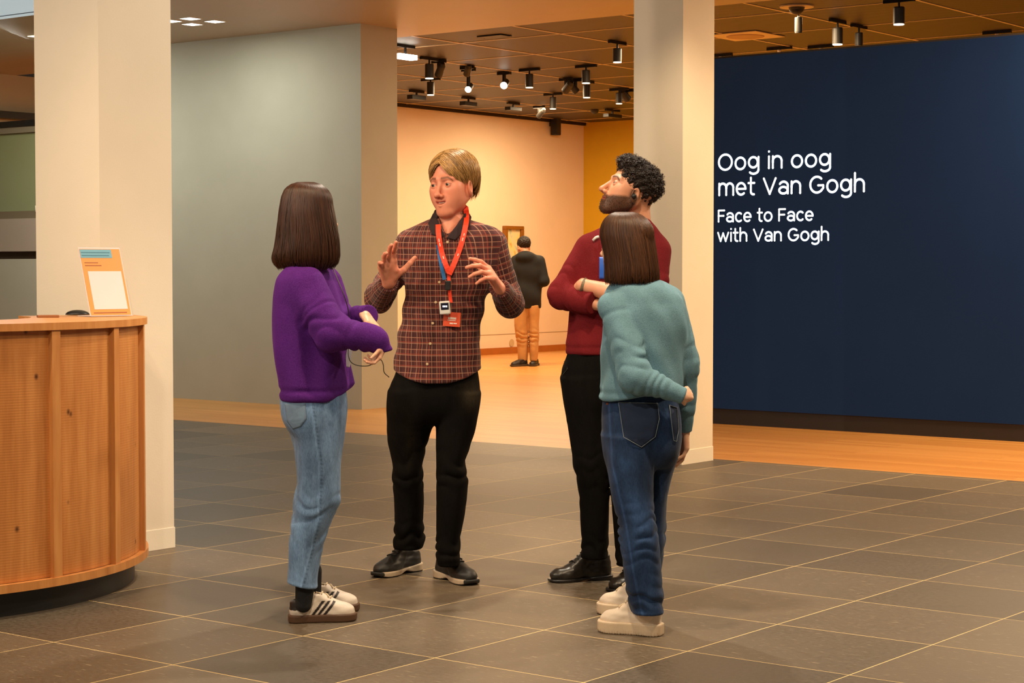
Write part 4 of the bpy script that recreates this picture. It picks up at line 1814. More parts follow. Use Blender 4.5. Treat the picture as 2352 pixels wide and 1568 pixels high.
# long bob
def bob(pr, rows, rot, n, width, m, seed, skirt=.5, und=.93, flip=0.0, wave=.004, gap=None, name='hair', skull=None):
    t, y = table(rows)
    ra = np.array(rows)
    z0, z1 = t[0], t[-1]
    rg = np.random.RandomState(seed)
    lf = ZLoft([(r[0], r[1], r[2], r[3] * und, r[4] * und) for r in rows], rot, 2.1, .02, fold=lambda q, th: (.003 * np.sin(th * 26 + 3 * wav(q, (3, 3, 1), 5, 3))).astype(F32), top=.05)
    sk = None
    if skull is not None:
        sk = Frame(Ell((0, -.014, .034), (.078, .097, .084)), *skull)
        lf = U((lf, 0), (sk, .01))
    if gap is not None:
        lf = Sub(lf, gap, k=.01)
    lo_, hi_ = np.array([ra[:, 1].min() - ra[:, 3].max() - .02, ra[:, 2].min() - ra[:, 4].max() - .02, z0]), np.array([ra[:, 1].max() + ra[:, 3].max() + .02, ra[:, 2].max() + ra[:, 4].max() + .02, z1])
    hr = blob(name, lf, lo_, hi_, .0045, m, pr.root, colors=lambda V: np.full((len(V), 3), .45))
    k = 22
    paths, sh = [], []
    ncl = n // 8
    for c in range(ncl):
        th0 = rg.uniform(0, 2 * math.pi)
        csh = rg.uniform(.6, 1.35)
        zb = z0 - .006 + rg.exponential(.012) + rg.uniform(0, .012)
        ph = rg.uniform(0, 6.28)
        for j in range(8):
            th = th0 + rg.normal() * .05
            e = zb + rg.uniform(-.006, .012)
            zs = np.linspace(z1 - .003, e, k)
            zs = z1 - .003 - (z1 - .003 - e) * np.linspace(0, 1, k) ** 1.25
            I = [np.interp(zs, t, y[:, q]) for q in range(4)]
            sc = rg.uniform(.94, 1.03) + wave * 7 * np.sin(np.linspace(0, 6, k) + ph) * np.linspace(0.1, 1, k) ** 2
            tw = th + .12 * np.sin(np.linspace(0, 4.0, k) + ph) * (.35 + wave * 120 * np.linspace(0, 1, k) ** 2)
            lx, ly = I[2] * sc * np.cos(tw), I[3] * sc * np.sin(tw)
            cr, sr = math.cos(rot), math.sin(rot)
            paths.append(np.stack([I[0] + lx * cr - ly * sr, I[1] + lx * sr + ly * cr, zs], 1))
            sh.append(csh * rg.uniform(.8, 1.2))
    paths, sh = np.array(paths), np.array(sh)
    if sk is not None:
        q = paths.reshape(-1, 3).astype(F32)
        for _ in range(2):
            d = sk(q)
            e = F32(.002)
            g = np.stack([sk(q + A3(np.eye(3)[i]) * e) - d for i in range(3)], 1) / e
            q = q + g * np.clip(.003 + np.abs(rg.normal(size=len(q))) * .001 - d, 0, .03)[:, None]
        paths = q.reshape(paths.shape).astype(float)
    if gap is not None:
        inside = (gap(paths.reshape(-1, 3).astype(F32)).reshape(paths.shape[:2]) < -.006).any(1)
        paths, sh = paths[~inside], sh[~inside]
    ribbons('strands', paths, width, m, hr, shade=sh, nrm=np.array([ra[:, 1].mean(), ra[:, 2].mean(), (z0 + z1) / 2]))
    return hr



# =================================================================== man in the plaid shirt
def plaid_mat():
    t = NT('plaid_cotton')
    a = t.n('ShaderNodeAttribute')
    a.attribute_name = 'cloth_uv'
    sp = t.n('ShaderNodeSeparateXYZ')
    t.l(a.outputs['Vector'], sp.inputs[0])

    def lines(src, period, off, w):
        f = t.math('FRACT', t.math('ADD', t.math('DIVIDE', src, period), off))
        d = t.math('ABSOLUTE', t.math('SUBTRACT', f, 0.5))
        return t.math('LESS_THAN', d, w)
    X, Y = sp.outputs['X'], sp.outputs['Y']
    base = t.mix(t.math('MULTIPLY', lines(X, .05, .25, .24), .55), srgb(92, 48, 46), srgb(54, 29, 31))
    base = t.mix(t.math('MULTIPLY', lines(Y, .05, .1, .24), .55), base, srgb(54, 29, 31))
    for (src, o) in ((X, 0.0), (Y, 0.3)):
        base = t.mix(t.math('MULTIPLY', lines(src, .025, o, .06), .45), base, srgb(222, 164, 134))
        base = t.mix(t.math('MULTIPLY', lines(src, .05, o + .5, .04), .42), base, srgb(190, 88, 64))
    n = t.noise(t.coord('Object'), 300, 2)
    t.color(t.mix(t.math('MULTIPLY', n, .4), base, srgb(70, 40, 40)))
    t.set(Roughness=0.85, Specular_IOR_Level=0.2, Sheen_Weight=0.1)
    t.normal(t.bump(n, 0.2, 0.001))
    return t.m


p2 = Person(962, 8.04, 'fair-haired man in a plaid shirt gesturing with both open hands')
P = p2.P
tz = lambda py: P(0, py)[2]
torso_rows = p2.rows([(496, 1002, 1066, .0, .055), (507, 984, 1084, .0, .078), (518, 952, 1120, .0, .094), (533, 932, 1142, .0, .108),
                      (560, 922, 1150, .0, .120), (600, 920, 1140, -.004, .128), (650, 926, 1124, -.006, .130), (720, 925, 1110, -.006, .128),
                      (800, 911, 1107, .0, .130), (850, 904, 1108, .0, .134), (878, 902, 1108, .0, .136)])
torso2 = ZLoft(torso_rows, 0, 2.3, .008,
               hem=lambda q: (.060 * np.clip(np.abs(q[:, 0] - F32(P(1003, 860)[0])) / .19, 0, 1) ** 2.2).astype(F32),
               fold=lambda q, th: (.006 * wav(q, (7, 7, 2.2), 11, 5) + .005 * wav(q, (4, 4, 8), 12, 4) + .003 * wav(q, (14, 14, 9), 13, 5)).astype(F32), top=.03)
SR, ER, WR = P(944, 562, .01), P(869, 684, .05), P(892, 650, -.165)
SL, EL, WL = P(1132, 562, .01), P(1171, 697, .05), P(1147, 662, -.165)


def sleeves(S_, E_, W_, r, seed, amp=.004):
    up = Cone(S_, E_, r[0], r[1], fold=sleeve_fold(S_, E_, amp, seed, .95, 5))
    lo_ = Cone(E_, W_, r[1], r[2], fold=sleeve_fold(E_, W_, amp, seed + 7, .15, 4))
    d = (W_ - E_) / np.linalg.norm(W_ - E_)
    return up, Cut(lo_, Plane(W_ + d * .004, d), k=.006), d


upR, loR, dR = sleeves(SR, ER, WR, (.064, .058, .042), 21, .005)
upL, loL, dL = sleeves(SL, EL, WL, (.064, .058, .042), 33, .005)
shirt0 = U((torso2, 0), (U((upR, 0), (loR, .03)), .035), (U((upL, 0), (loL, .03)), .035))


neck2 = Cone(P(1040, 470, .005), P(1036, 530, .02), .056, .064)
shirt = Sub(shirt0, Cone(P(1038, 470, -.02), P(1024, 546, -.135), .066, .012), k=.004)


def shirt_uv(V):
    q = V.astype(F32)
    ds = np.stack([torso2(q) - .01, upR(q), loR(q), upL(q), loL(q)], 1)
    w = ds.argmin(1)
    cx = P(1010, 700)[0]
    th = np.arctan2(V[:, 0] - cx, -(V[:, 1]))
    out = np.zeros((len(V), 3))
    out[:, 0] = th * .165 + .02 * (V[:, 2] - 1.1)
    out[:, 1] = V[:, 2] - .10 * (V[:, 0] - cx) ** 2
    acc = 0
    for i, (a, b) in ((1, (SR, ER)), (2, (ER, WR)), (3, (SL, EL)), (4, (EL, WL))):
        ax = (b - a) / np.linalg.norm(b - a)
        r = V - a
        t = r @ ax
        u1 = np.cross(ax, (0, 1, 0.2))
        u1 /= np.linalg.norm(u1)
        u2 = np.cross(ax, u1)
        m = w == i
        off = 0 if i in (1, 3) else np.linalg.norm((ER - SR))
        out[m, 0] = (np.arctan2(r @ u1, r @ u2) * .056)[m]
        out[m, 1] = (t + off)[m]
        if i in (2, 4):
            out[m & (t > np.linalg.norm(b - a) - .006), 1] = 0.0
    return out


M_PLAID = plaid_mat()
lo, hi = P(828, 882, -.25), P(1204, 490, .25)
blob('shirt', shirt, (lo[0], -.30, lo[2]), (hi[0], .22, hi[2] + .01), .0048, M_PLAID, p2.root, uv=shirt_uv)

# collar
M_COLLAR = simple('collar_cloth', srgb(44, 26, 28), 0.85, 0.1)
nc = P(1037, 500, .0)
seg = []
ring = []
for a in np.linspace(-25, 205, 13):
    ring.append(nc + np.array([.069 * math.cos(R(a + 0)), .066 * math.sin(R(a)), .008 + .016 * math.sin(R(a))]))
for a_, b_ in zip(ring, ring[1:]):
    rd = (np.array(a_) + np.array(b_)) / 2 - nc
    rd[2] = 0
    seg.append((Cone(a_, b_, .020, .020, rd, .25), .004))
blob('collar', U(*seg), nc - (.11, .16, .13), nc + (.11, .11, .09), .003, M_COLLAR, p2.root)
nfield = U((shirt0, 0), (Off(neck2, -.010), .02))
patch(p2, 'collar_wing', [(996, 489), (984, 512), (992, 538), (1012, 545), (1024, 543), (1012, 522), (1005, 504)], nfield, M_COLLAR, p2.root, .006)
patch(p2, 'collar_wing', [(1070, 477), (1083, 498), (1080, 518), (1046, 552), (1026, 546), (1042, 527), (1066, 494)], nfield, M_COLLAR, p2.root, .006)
for (px, py) in ((1028, 556), (1018, 602), (1009, 648), (1001, 694), (994, 742), (988, 789), (981, 836)):
    b = hit(p2, shirt, px, py)
    lathe('button', [(.0052, 0), (.0058, .002), (.0045, .003)], 12, simple('shirt_button', srgb(206, 180, 140), .4) if px == 1028 else bpy.data.materials['shirt_button'], p2.root,
          Matrix.Translation(Vector(b) + Vector((0, -.002, 0))) @ Matrix.Rotation(R(90), 4, 'X'))
for (w_, d_, s_) in ((WR, dR, (0, -1, .2)), (WL, dL, (0, -1, .2))):
    pass

# trousers
LG = lambda rs, dys: [(py, a, b, dy, ry) for (py, a, b, ry), dy in zip(rs, dys)]
pel = ZLoft(p2.rows([(820, 918, 1092, .0, .108), (862, 906, 1099, .0, .116), (885, 896, 1102, .0, .120), (910, 892, 1103, .0, .124), (945, 892, 1098, .005, .115), (975, 900, 1088, .01, .085)]), 0, 2.4, .03)
lleg = ZLoft(p2.rows(LG([(900, 894, 1000, .108), (940, 890, 999, .105), (991, 889, 988, .096), (1022, 893, 979, .088), (1060, 901, 971, .080),
                         (1094, 900, 971, .078), (1148, 904, 971, .076), (1200, 905, 971, .076), (1238, 903, 975, .078), (1262, 902, 970, .076)],
                        (0, .01, .03, .045, .06, .07, .10, .13, .15, .15))), 0, 2.2, .01,
             fold=leg_fold(tz(1078), .006, 3, tz(1240)))
rleg = ZLoft(p2.rows(LG([(900, 996, 1104, .108), (940, 998, 1099, .105), (991, 1001, 1090, .096), (1030, 1000, 1078, .088), (1060, 1000, 1069, .080),
                         (1094, 1000, 1074, .078), (1179, 1000, 1069, .076), (1247, 1000, 1056, .074), (1285, 1001, 1055, .078), (1300, 1002, 1054, .076)],
                        (0, -.005, -.01, -.02, -.03, -.03, -.03, -.02, -.02, -.02))), 0, 2.2, .01,
             fold=leg_fold(tz(1078), .006, 8, tz(1262)))
trousers = U((pel, 0), (lleg, .03), (rleg, .012))
M_BLACKDENIM = denim_mat('black_denim')
M_BLACKDENIM.node_tree.nodes['Principled BSDF'].inputs['Sheen Weight'].default_value = 0.0
M_BLACKDENIM.node_tree.nodes['Principled BSDF'].inputs['Specular IOR Level'].default_value = 0.1


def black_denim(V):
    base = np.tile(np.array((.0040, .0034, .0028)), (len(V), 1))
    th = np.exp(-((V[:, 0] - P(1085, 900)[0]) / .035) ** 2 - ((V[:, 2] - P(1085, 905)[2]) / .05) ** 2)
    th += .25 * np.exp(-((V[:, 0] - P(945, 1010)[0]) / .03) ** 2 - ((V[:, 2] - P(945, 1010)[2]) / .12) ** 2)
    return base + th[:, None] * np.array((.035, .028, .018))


lo, hi = P(880, 1305, 0), P(1112, 812, 0)
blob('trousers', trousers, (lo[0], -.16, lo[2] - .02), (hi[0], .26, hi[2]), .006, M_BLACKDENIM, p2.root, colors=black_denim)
make_shoe(p2, ground(p2, 860, 1331), ground(p2, 958, 1311), .300, .108, 'runner', p2.root)
make_shoe(p2, ground(p2, 1088, 1349), ground(p2, 1008, 1327), .295, .108, 'runner', p2.root)

# head, hands
H2c, H2M, H2s = P(1041, 424, -.01), rotm(147, -3, 3), 1.12
hf2 = Frame(head_field(mouth=.0046, smile=.0060, jaw=.92, nose=1.0, long=1.05, neck=False), H2c, H2M, H2s)
open2 = Cone(P(1036, 515, -.02), P(1026, 545, -.075), .058, .02)
skin2 = np.array(srgb(226, 148, 118))
headf = U((hf2, 0), (neck2, .02), (open2, .02))
loc2 = lambda V: ((V - H2c) @ H2M) / H2s
hR, aR, bR = hand_field(P(894, 648, -.175), P(889, 598, -.235) - P(894, 648, -.175), (-.50, .80, .35), -1,
                        [(2, 12, 8, 6), (8, 20, 10, 0), (16, 24, 12, -8), (24, 28, 14, -18)],
                        ((.85, .50, -.25), (.86, .52, .05), (.84, .55, .10)), 1.10, fore=WR - dR * .10, fr=(.025, .026))
hL, aL, bL = hand_field(P(1147, 661, -.175), P(1119, 614, -.26) - P(1147, 661, -.175), (.85, -.05, .45), 1,
                        [(16, 20, 10, 6), (26, 32, 16, 1), (36, 38, 20, -6), (44, 42, 20, -12)],
                        ((.85, .45, -.40), (.80, .60, -.25), (.75, .65, -.2)), 1.10, fore=WL - dL * .10, fr=(.025, .026))
hid = Off(U((shirt, 0), (trousers, .01)), .026)
lo, hi = P(880, 1290, 0), P(1204, 505, 0)
finish_body(p2, [(headf, H2c - (.125, .16, .30), H2c + (.125, .15, .165), .0026, lambda V: head_colors(loc2(V), skin2, np.array(srgb(176, 72, 64)), np.array(srgb(104, 64, 36)), smile=.006)),
                 (hR, aR, bR, .0024, hand_colors(skin2)), (hL, aL, bL, .0024, hand_colors(skin2))],
            None, hid, (P(830, 800)[0], -.25, lo[2]), (hi[0], .28, hi[2]), skin2)
eyes(p2.root, H2c, H2M, H2s, (.12, 1, -.02), srgb(66, 60, 52))
# teeth
bm = bmesh.new()
bmesh.ops.create_uvsphere(bm, u_segments=16, v_segments=8, radius=1, matrix=Matrix.Diagonal((.0185, .012, .0050, 1)))
for v in bm.verts:
    v.co = Vector(H2c) + Vector(np.asarray(H2M) @ ((np.array(v.co) + (0, .0775, -.0672)) * H2s))
bm_obj('teeth', bm, simple('teeth', srgb(232, 222, 206), .3), p2.root, True)

# hair
M_BLOND = hair_mat('blond_hair', srgb(96, 62, 28), srgb(206, 156, 90))
M_BLOND0 = simple('blond_hair_under', srgb(134, 94, 50), .8, .2, 30)
capL = Sub(Ell((0, -.018, .044), (.080, .0985, .083)), Ell((-.002, .128, -.030), (.057, .098, .113)), k=.010)
capL = Cut(capL, lambda q: np.where(q[:, 1] > .004, -q[:, 2] - .004, np.where(q[:, 1] > -.030, -q[:, 2] + .004, -q[:, 2] - .082)).astype(F32), k=.014)
capL = Cut(capL, Plane((0, -.05, -.075), (0, .45, -1)), k=.01)
cap2 = Frame(Disp(capL, lambda q: (.004 * wav(q, (30, 12, 20), 4, 5) + .0022 * wav(q, (60, 25, 50), 6, 4)).astype(F32)), H2c, H2M, H2s)
hr = blob('hair', cap2, H2c - (.14, .15, .15), H2c + (.14, .15, .17), .003, M_BLOND0, p2.root, colors=lambda V: np.full((len(V), 3), .5))


def blond(rg):
    s_ = rg.choice((-1, 1))
    if rg.rand() < .34:
        x = rg.uniform(-1.0, 1.0)
        return (x * .35, -.5, 1), (x, -1 + .45 * abs(x), rg.uniform(-.8, -.2)), rg.uniform(.015, .055)
    y0 = rg.uniform(-.6, 2.1)
    a = (.08 + .10 * s_ + rg.uniform(-.06, .06), y0, 1.0)
    if y0 > .55:
        return a, (s_ * 1.0, min(y0 * .5, .78) + .05, rg.uniform(-.55, .05)), rg.uniform(0, .012)
    return a, (s_ * 1.0, y0 * .45 - .15, rg.uniform(-.75, -.35)), rg.uniform(0, .02)


pp, sh = swept_paths(H2c, H2M, H2s, (0, -.016, .046), (.0830, .1010, .0855), 6600, blond, 12, 11, 5, .060, .036)
sh = (sh - .95) * 1.7 + .95
ribbons('strands', pp, .0013, M_BLOND, hr, shade=sh, nrm=H2c)


def brow2(rg):
    return None


# lanyard, reader and badge
M_RED = simple('red_lanyard', srgb(236, 62, 22), .6, .06, 30)
M_BLUEL = simple('blue_lanyard', srgb(34, 104, 168), .6, .05)
M_BADGE = simple('badge_red', srgb(222, 84, 46), .5, .04)
M_DEVW = simple('device_white', srgb(222, 220, 214), .35, .03)
M_SCREEN = simple('device_screen', (.01, .012, .03), .15, .05)
M_PRINT = simple('white_print', srgb(240, 214, 200), .6, .02)
lan = empty('lanyard', (0, 0, 0))
lan.parent = p2.root


def along(pts, off=.004, fld=None):
    c = catmull([(x, y, 0) for x, y in pts], 6)
    return [hit(p2, fld or shirt, q.x, q.y) + (0, -off, 0) for q in c]


s1 = strap('left_strap', along([(1007, 516), (1008, 540), (1015, 580), (1026, 612), (1033, 628)], .013, nfield), .022, .002, M_RED, lan)
s2 = strap('right_strap', [P(1064, 473, .04)] + along([(1071, 479), (1072, 505), (1064, 545), (1054, 578), (1042, 608), (1032, 630)], .019, nfield), .022, .002, M_RED, lan)
strap('blue_strap', along([(1006, 562), (1012, 600), (1021, 642)], .002), .016, .002, M_BLUEL, lan)
strap('tail', along([(1031, 628), (1032, 660), (1036, 695)], .008), .014, .002, M_RED, lan)
for (px, py, an) in ((1009, 552, -8), (1011, 562, -8), (1019, 592, -16), (1066, 540, 14), (1063, 550, 14), (1052, 586, 22)):
    q = hit(p2, nfield, px, py)
    box('print', -.0022, .0022, -.0165, -.0155, -.0075, .0075, M_PRINT, lan, M=Matrix.Translation(Vector(q) + Vector((0, .0012 if px < 1030 else -.0048, 0))) @ Matrix.Rotation(R(an), 4, 'Y'))
q = hit(p2, shirt, 1029, 655)
box('clip', -.012, .012, -.016, -.004, -.02, .02, M_BLACK, lan, .003, Matrix.Translation(Vector(q)))
q = hit(p2, shirt, 1022, 705)
dvc = box('reader', -.023, .023, -.022, -.006, -.030, .026, M_DEVW, p2.root, .005, Matrix.Translation(Vector(q)) @ Matrix.Rotation(R(-4), 4, 'Y'))
box('screen', -.016, .016, -.0236, -.0222, -.010, .018, M_SCREEN, dvc, 0, Matrix.Translation(Vector(q)) @ Matrix.Rotation(R(-4), 4, 'Y'))
for k in range(3):
    box('screen_digit', -.009 + k * .007, -.004 + k * .007, -.0244, -.0234, 0, .007, emit('screen_glow', (.75, .8, 1), 1.5) if k == 0 else bpy.data.materials['screen_glow'], dvc, 0, Matrix.Translation(Vector(q)))
q = hit(p2, shirt, 1038, 733)
Mb = Matrix.Translation(Vector(q)) @ Matrix.Rotation(R(4), 4, 'Y')
bd = box('badge', -.036, .036, -.012, -.010, -.030, .030, M_BADGE, p2.root, 0, Mb)
for (x0, x1, z0, z1) in ((-.016, .018, .000, .009), (-.018, .016, -.006, -.003), (-.008, .006, -.020, -.014), (.008, .022, -.019, -.014), (-.028, -.014, .016, .027)):
    box('badge_print', x0, x1, -.0132, -.012, z0, z1, M_PRINT, bd, 0, Mb)

# =================================================================== woman in the purple sweater
p1 = Person(735, 7.17, 'brown-haired woman in a purple sweater and light blue jeans')
P = p1.P
M_PURPLE = knit_mat('purple_wool', srgb(80, 28, 114), srgb(48, 12, 76), srgb(112, 56, 146), .40)
sw_t = ZLoft(p1.rows([(598, 684, 730, .01, .055), (606, 670, 738, .0, .085), (618, 663, 746, .0, .120), (636, 650, 756, .0, .152), (665, 642, 766, .0, .172),
                      (710, 639, 778, .0, .180), (770, 640, 789, .0, .176), (830, 643, 797, .0, .176), (875, 645, 803, .0, .182), (900, 643, 808, .0, .186), (918, 645, 806, .0, .182)]),
             R(-12), 2.2, .012, hem=lambda q: (.05 * np.clip((q[:, 0] - F32(P(755, 900)[0])) / .09, 0, 1) ** 1.5).astype(F32),
             fold=lambda q, th: (.009 * wav(q, (6, 6, 2.0), 41, 5) + .006 * wav(q, (9, 9, 4), 43, 5) - .006 * np.exp(-((q[:, 2] - F32(P(0, 893)[2])) / .012) ** 2)).astype(F32), top=.03)
N1s, N1e, N1w = P(705, 662, -.125), P(764, 764, -.20), P(866, 778, -.19)
F1s, F1e, F1w = P(748, 652, .12), P(782, 742, .10), P(850, 721, -.04)
_sf = sleeve_fold(N1s, N1e, .006, 51, .9, 4)
n_up = Cone(N1s, N1e, .078, .066, fold=lambda q, t: _sf(q, t) - (.004 * np.exp(-((t - .55) / .035) ** 2)).astype(F32))
n_lo = Cone(N1e, N1w, .066, .044, fold=sleeve_fold(N1e, N1w, .0055, 57, .6, 5))
dn = (N1w - N1e) / np.linalg.norm(N1w - N1e)
cuff_end = P(885, 806, -.19)
n_cf = Cut(Cone(N1w - dn * .02, cuff_end, .043, .028), Plane(cuff_end + (0, 0, -.004), (.25, 0, -1)), k=.008)
f_up = Cone(F1s, F1e, .068, .056, fold=sleeve_fold(F1s, F1e, .005, 61, .9, 4))
df = (F1w - F1e) / np.linalg.norm(F1w - F1e)
f_lo = Cut(Cone(F1e, F1w, .056, .040, fold=sleeve_fold(F1e, F1w, .005, 67, .6, 4)), Plane(F1w, df), k=.006)
sweater1 = U((sw_t, 0), (U((n_up, 0), (n_lo, .035), (n_cf, .02)), .04), (U((f_up, 0), (f_lo, .03)), .03))
lo, hi = P(625, 924, 0), P(905, 595, 0)
blob('sweater', sweater1, (lo[0], -.32, lo[2]), (hi[0], .26, hi[2] + .02), .0052, M_PURPLE, p1.root)

M_DENIM = denim_mat('blue_denim')
tz1 = lambda py: P(0, py)[2]
jn_near = ZLoft(p1.rows([(885, 648, 790, -.03, .135), (911, 643, 794, -.03, .14), (940, 644, 795, -.035, .138), (964, 649, 793, -.04, .13), (985, 660, 790, -.045, .12), (1002, 671, 788, -.05, .112), (1052, 679, 782, -.06, .100),
                         (1110, 682, 779, -.065, .090), (1155, 675, 778, -.07, .085), (1182, 671, 766, -.07, .082), (1244, 661, 743, -.065, .076), (1300, 657, 732, -.06, .074), (1338, 655, 727, -.06, .074), (1352, 655, 727, -.06, .074)]),
                0, 2.2, .006, hem=lambda q: (-.028 * np.clip((q[:, 0] - F32(P(655, 1340)[0])) / .12, 0, 1) + .026).astype(F32),
                fold=leg_fold(tz1(1178), .0075, 4))
jn_far = ZLoft(p1.rows([(885, 655, 790, .05, .13), (940, 656, 796, .06, .13), (985, 664, 792, .07, .115), (1052, 680, 782, .09, .095), (1110, 682, 778, .10, .088), (1160, 674, 774, .11, .082),
                        (1244, 664, 742, .13, .074), (1335, 660, 728, .14, .072)]), 0, 2.2, .006, fold=leg_fold(tz1(1178), .006, 14))
jeans1 = U((jn_near, 0), (jn_far, .03))
LB = np.array(srgb(104, 134, 172))


def jeans1_col(V):
    C = np.tile(LB, (len(V), 1))
    z = V[:, 2]
    zk = tz1(1175)
    w = wav(V.astype(F32), (5, 5, 3), 77, 5)
    fade = .22 * np.exp(-((z - tz1(1060)) / .16) ** 2) * np.exp(-((V[:, 0] - P(725, 1050)[0]) / .05) ** 2)
    C *= (1 + .10 * w - fade * .9)[:, None]
    sx = np.interp(z, [tz1(1350), tz1(1180), tz1(1060), tz1(920)], [P(694, 1350)[0], P(738, 1180)[0], P(742, 1060)[0], P(724, 920)[0]])
    s_ = np.exp(-((V[:, 0] - sx) / .004) ** 2) * (V[:, 1] < -.02)
    C *= (1 + .5 * s_)[:, None]
    s2 = np.exp(-((V[:, 0] - sx - .009) / .004) ** 2) * (V[:, 1] < -.02) * (np.sin(z * 420) > .2)
    C *= (1 - .45 * s2)[:, None]
    hemz = P(690, 1340)[2] + .012 - .2 * (V[:, 0] - P(690, 1340)[0])
    C *= (1 + .25 * np.exp(-((z - hemz) / .008) ** 2))[:, None]
    return np.clip(C, 0, 1)


lo, hi = P(632, 1362, 0), P(806, 880, 0)
blob('jeans', jeans1, (lo[0], -.24, lo[2] - .02), (hi[0], .27, hi[2]), .0055, M_DENIM, p1.root, colors=jeans1_col)
# back pocket
M_DEN1 = simple('pocket_denim', srgb(116, 140, 166), .85, .12, 30)
patch(p1, 'back_pocket', [(652, 926), (700, 924), (703, 962), (690, 980), (672, 986), (658, 968)], jeans1, M_DEN1, p1.root, .003, .003)
# socks and shoes
M_SOCK = simple('black_sock', (.010, .010, .011), .9, .1, 40, .3, 200)
g1t, g1h = ground(p1, 817, 1427), ground(p1, 661, 1433)
sk = Cone(P(700, 1325, -.07), P(694, 1392, -.075), .040, .031)
blob('sock', Cut(sk, Plane(P(700, 1320, -.07), (0, 0, 1))), P(655, 1420, -.13), P(745, 1318, .02), .004, M_SOCK, p1.root)
make_shoe(p1, g1t, g1h, .262, .098, 'stripe', p1.root)
make_shoe(p1, ground(p1, 823, 1405), ground(p1, 676, 1410), .255, .096, 'stripe', p1.root)
sk2 = Cone(P(712, 1315, .14), P(712, 1385, .15), .042, .038)
blob('sock', sk2, P(665, 1420, .08), P(760, 1290, .24), .005, M_SOCK, p1.root)

# head (turned away to the right) and hands
H1c, H1M, H1s = P(711, 494, .0), rotm(-62, 0, 0), .95
skin1 = np.array(srgb(238, 184, 152))
hf1 = U((Frame(head_field(), H1c, H1M, H1s), 0), (Cone(P(702, 545, .0), P(705, 615, .0), .050, .056), .02))
loc1 = lambda V: ((V - H1c) @ H1M) / H1s
hN, aN, bN = hand_field(P(884, 790, -.19), P(868, 824, -.20) - P(884, 790, -.19), (.9, .3, .35), 1,
                        [(22, 40, 20, 4), (28, 48, 24, 0), (32, 50, 26, -4), (36, 52, 28, -8)], ((.4, .8, -.5), (.3, .9, -.35), (.2, .9, -.4)), .64, fore=P(850, 775, -.19))
hF, aF, bF = hand_field(P(838, 724, -.045), P(856, 748, -.10) - P(838, 724, -.045), (.5, -.2, .85), -1,
                        [(50, 70, 40, 4), (55, 70, 40, 0), (58, 72, 40, -4), (60, 72, 40, -8)], None, .80, fore=P(815, 728, .02))
finish_body(p1, [(hf1, H1c - (.12, .14, .28), H1c + (.14, .14, .15), .0032, lambda V: head_colors(loc1(V), skin1, np.array(srgb(196, 104, 92)), np.array(srgb(60, 36, 22)))),
                 (hN, aN, bN, .0024, hand_colors(skin1)), (hF, aF, bF, .0024, hand_colors(skin1))],
            None, Off(U((sweater1, 0), (jeans1, .01)), .026), (P(636, 700)[0], -.28, P(0, 1345)[2]), (P(860, 700)[0], .24, P(0, 610)[2]), skin1)
eyes(p1.root, H1c, H1M, H1s, (0, 1, 0))


M_BROWN = hair_mat('brown_hair', srgb(36, 19, 10), srgb(80, 46, 26), .48)
rows1 = p1.rows([(418, 690, 716, .0, .020), (422, 676, 732, .0, .055), (430, 662, 746, .0, .078), (446, 652, 759, .0, .094), (472, 646, 764, .0, .104), (517, 640, 772, .0, .112),
                 (550, 636, 777, .0, .116), (575, 631, 778, .0, .118), (594, 627, 777, .0, .116), (608, 632, 772, .0, .108), (617, 640, 764, .0, .098)])
gap1 = Ell(P(722, 622, -.16), (.032, .12, .035))
fw1 = H1M @ np.array([0, 1, 0])
bob(p1, rows1, 0.0, 3400, .0017, M_BROWN, 7, gap=Ell(H1c + fw1 * .105 + (0, .012, -.035), (.045, .045, .085)), skull=(H1c, H1M, H1s))

# listening cable and white pouch
M_CABLE = simple('thin_cable', srgb(64, 58, 46), .6)
cb = [P(764, 614, -.06), P(775, 640, -.1), P(788, 672, -.13), P(800, 712, -.1), P(803, 760, -.05), P(800, 815, -.16), P(812, 836, -.18), P(845, 840, -.2), P(872, 826, -.2), P(880, 838, -.2), P(882, 855, -.15), P(893, 866, -.05)]
tube('earphone_cable', catmull(cb, 8), .0018, M_CABLE, p1.root, 6)
box('receiver', -.010, .012, -.012, .012, -.035, .035, simple('receiver_white', srgb(206, 208, 220), .4), p1.root, .004, Matrix.Translation(Vector(P(799, 822, -.02))) @ Matrix.Rotation(R(10), 4, 'Y'))

# =================================================================== bearded man in the maroon sweater
p3 = Person(1390, 8.0, 'bearded dark-haired man in a maroon sweater with crossed arms')
P = p3.P
tz3 = lambda py: P(0, py)[2]
M_MAROON = knit_mat('maroon_knit', srgb(106, 22, 29), srgb(66, 10, 16), srgb(140, 46, 48), .3, 1.4)
t3 = ZLoft(p3.rows([(500, 1430, 1490, .01, .055), (512, 1412, 1496, .01, .075), (524, 1378, 1508, .01, .095), (540, 1348, 1520, .01, .110), (560, 1332, 1530, .01, .122), (600, 1324, 1532, .0, .130),
                    (650, 1316, 1520, .0, .132), (716, 1309, 1502, .0, .128), (765, 1305, 1494, .0, .124), (800, 1300, 1488, .0, .124), (813, 1302, 1486, .0, .122)]),
           R(14), 2.3, .010, fold=lambda q, th: (.004 * wav(q, (7, 7, 3), 71, 5) + .003 * wav(q, (12, 12, 5), 73, 5) - .004 * np.exp(-((q[:, 2] - F32(P(0, 796)[2])) / .010) ** 2)).astype(F32), top=.03)
R3s, R3e, R3w = P(1350, 574, -.03), P(1290, 677, -.07), P(1362, 696, -.185)
L3s, L3e, L3w = P(1508, 578, -.01), P(1502, 686, -.07), P(1424, 676, -.20)
r_up = Cone(R3s, R3e, .062, .056, fold=sleeve_fold(R3s, R3e, .0055, 81, .95, 5))
d3r = (R3w - R3e) / np.linalg.norm(R3w - R3e)
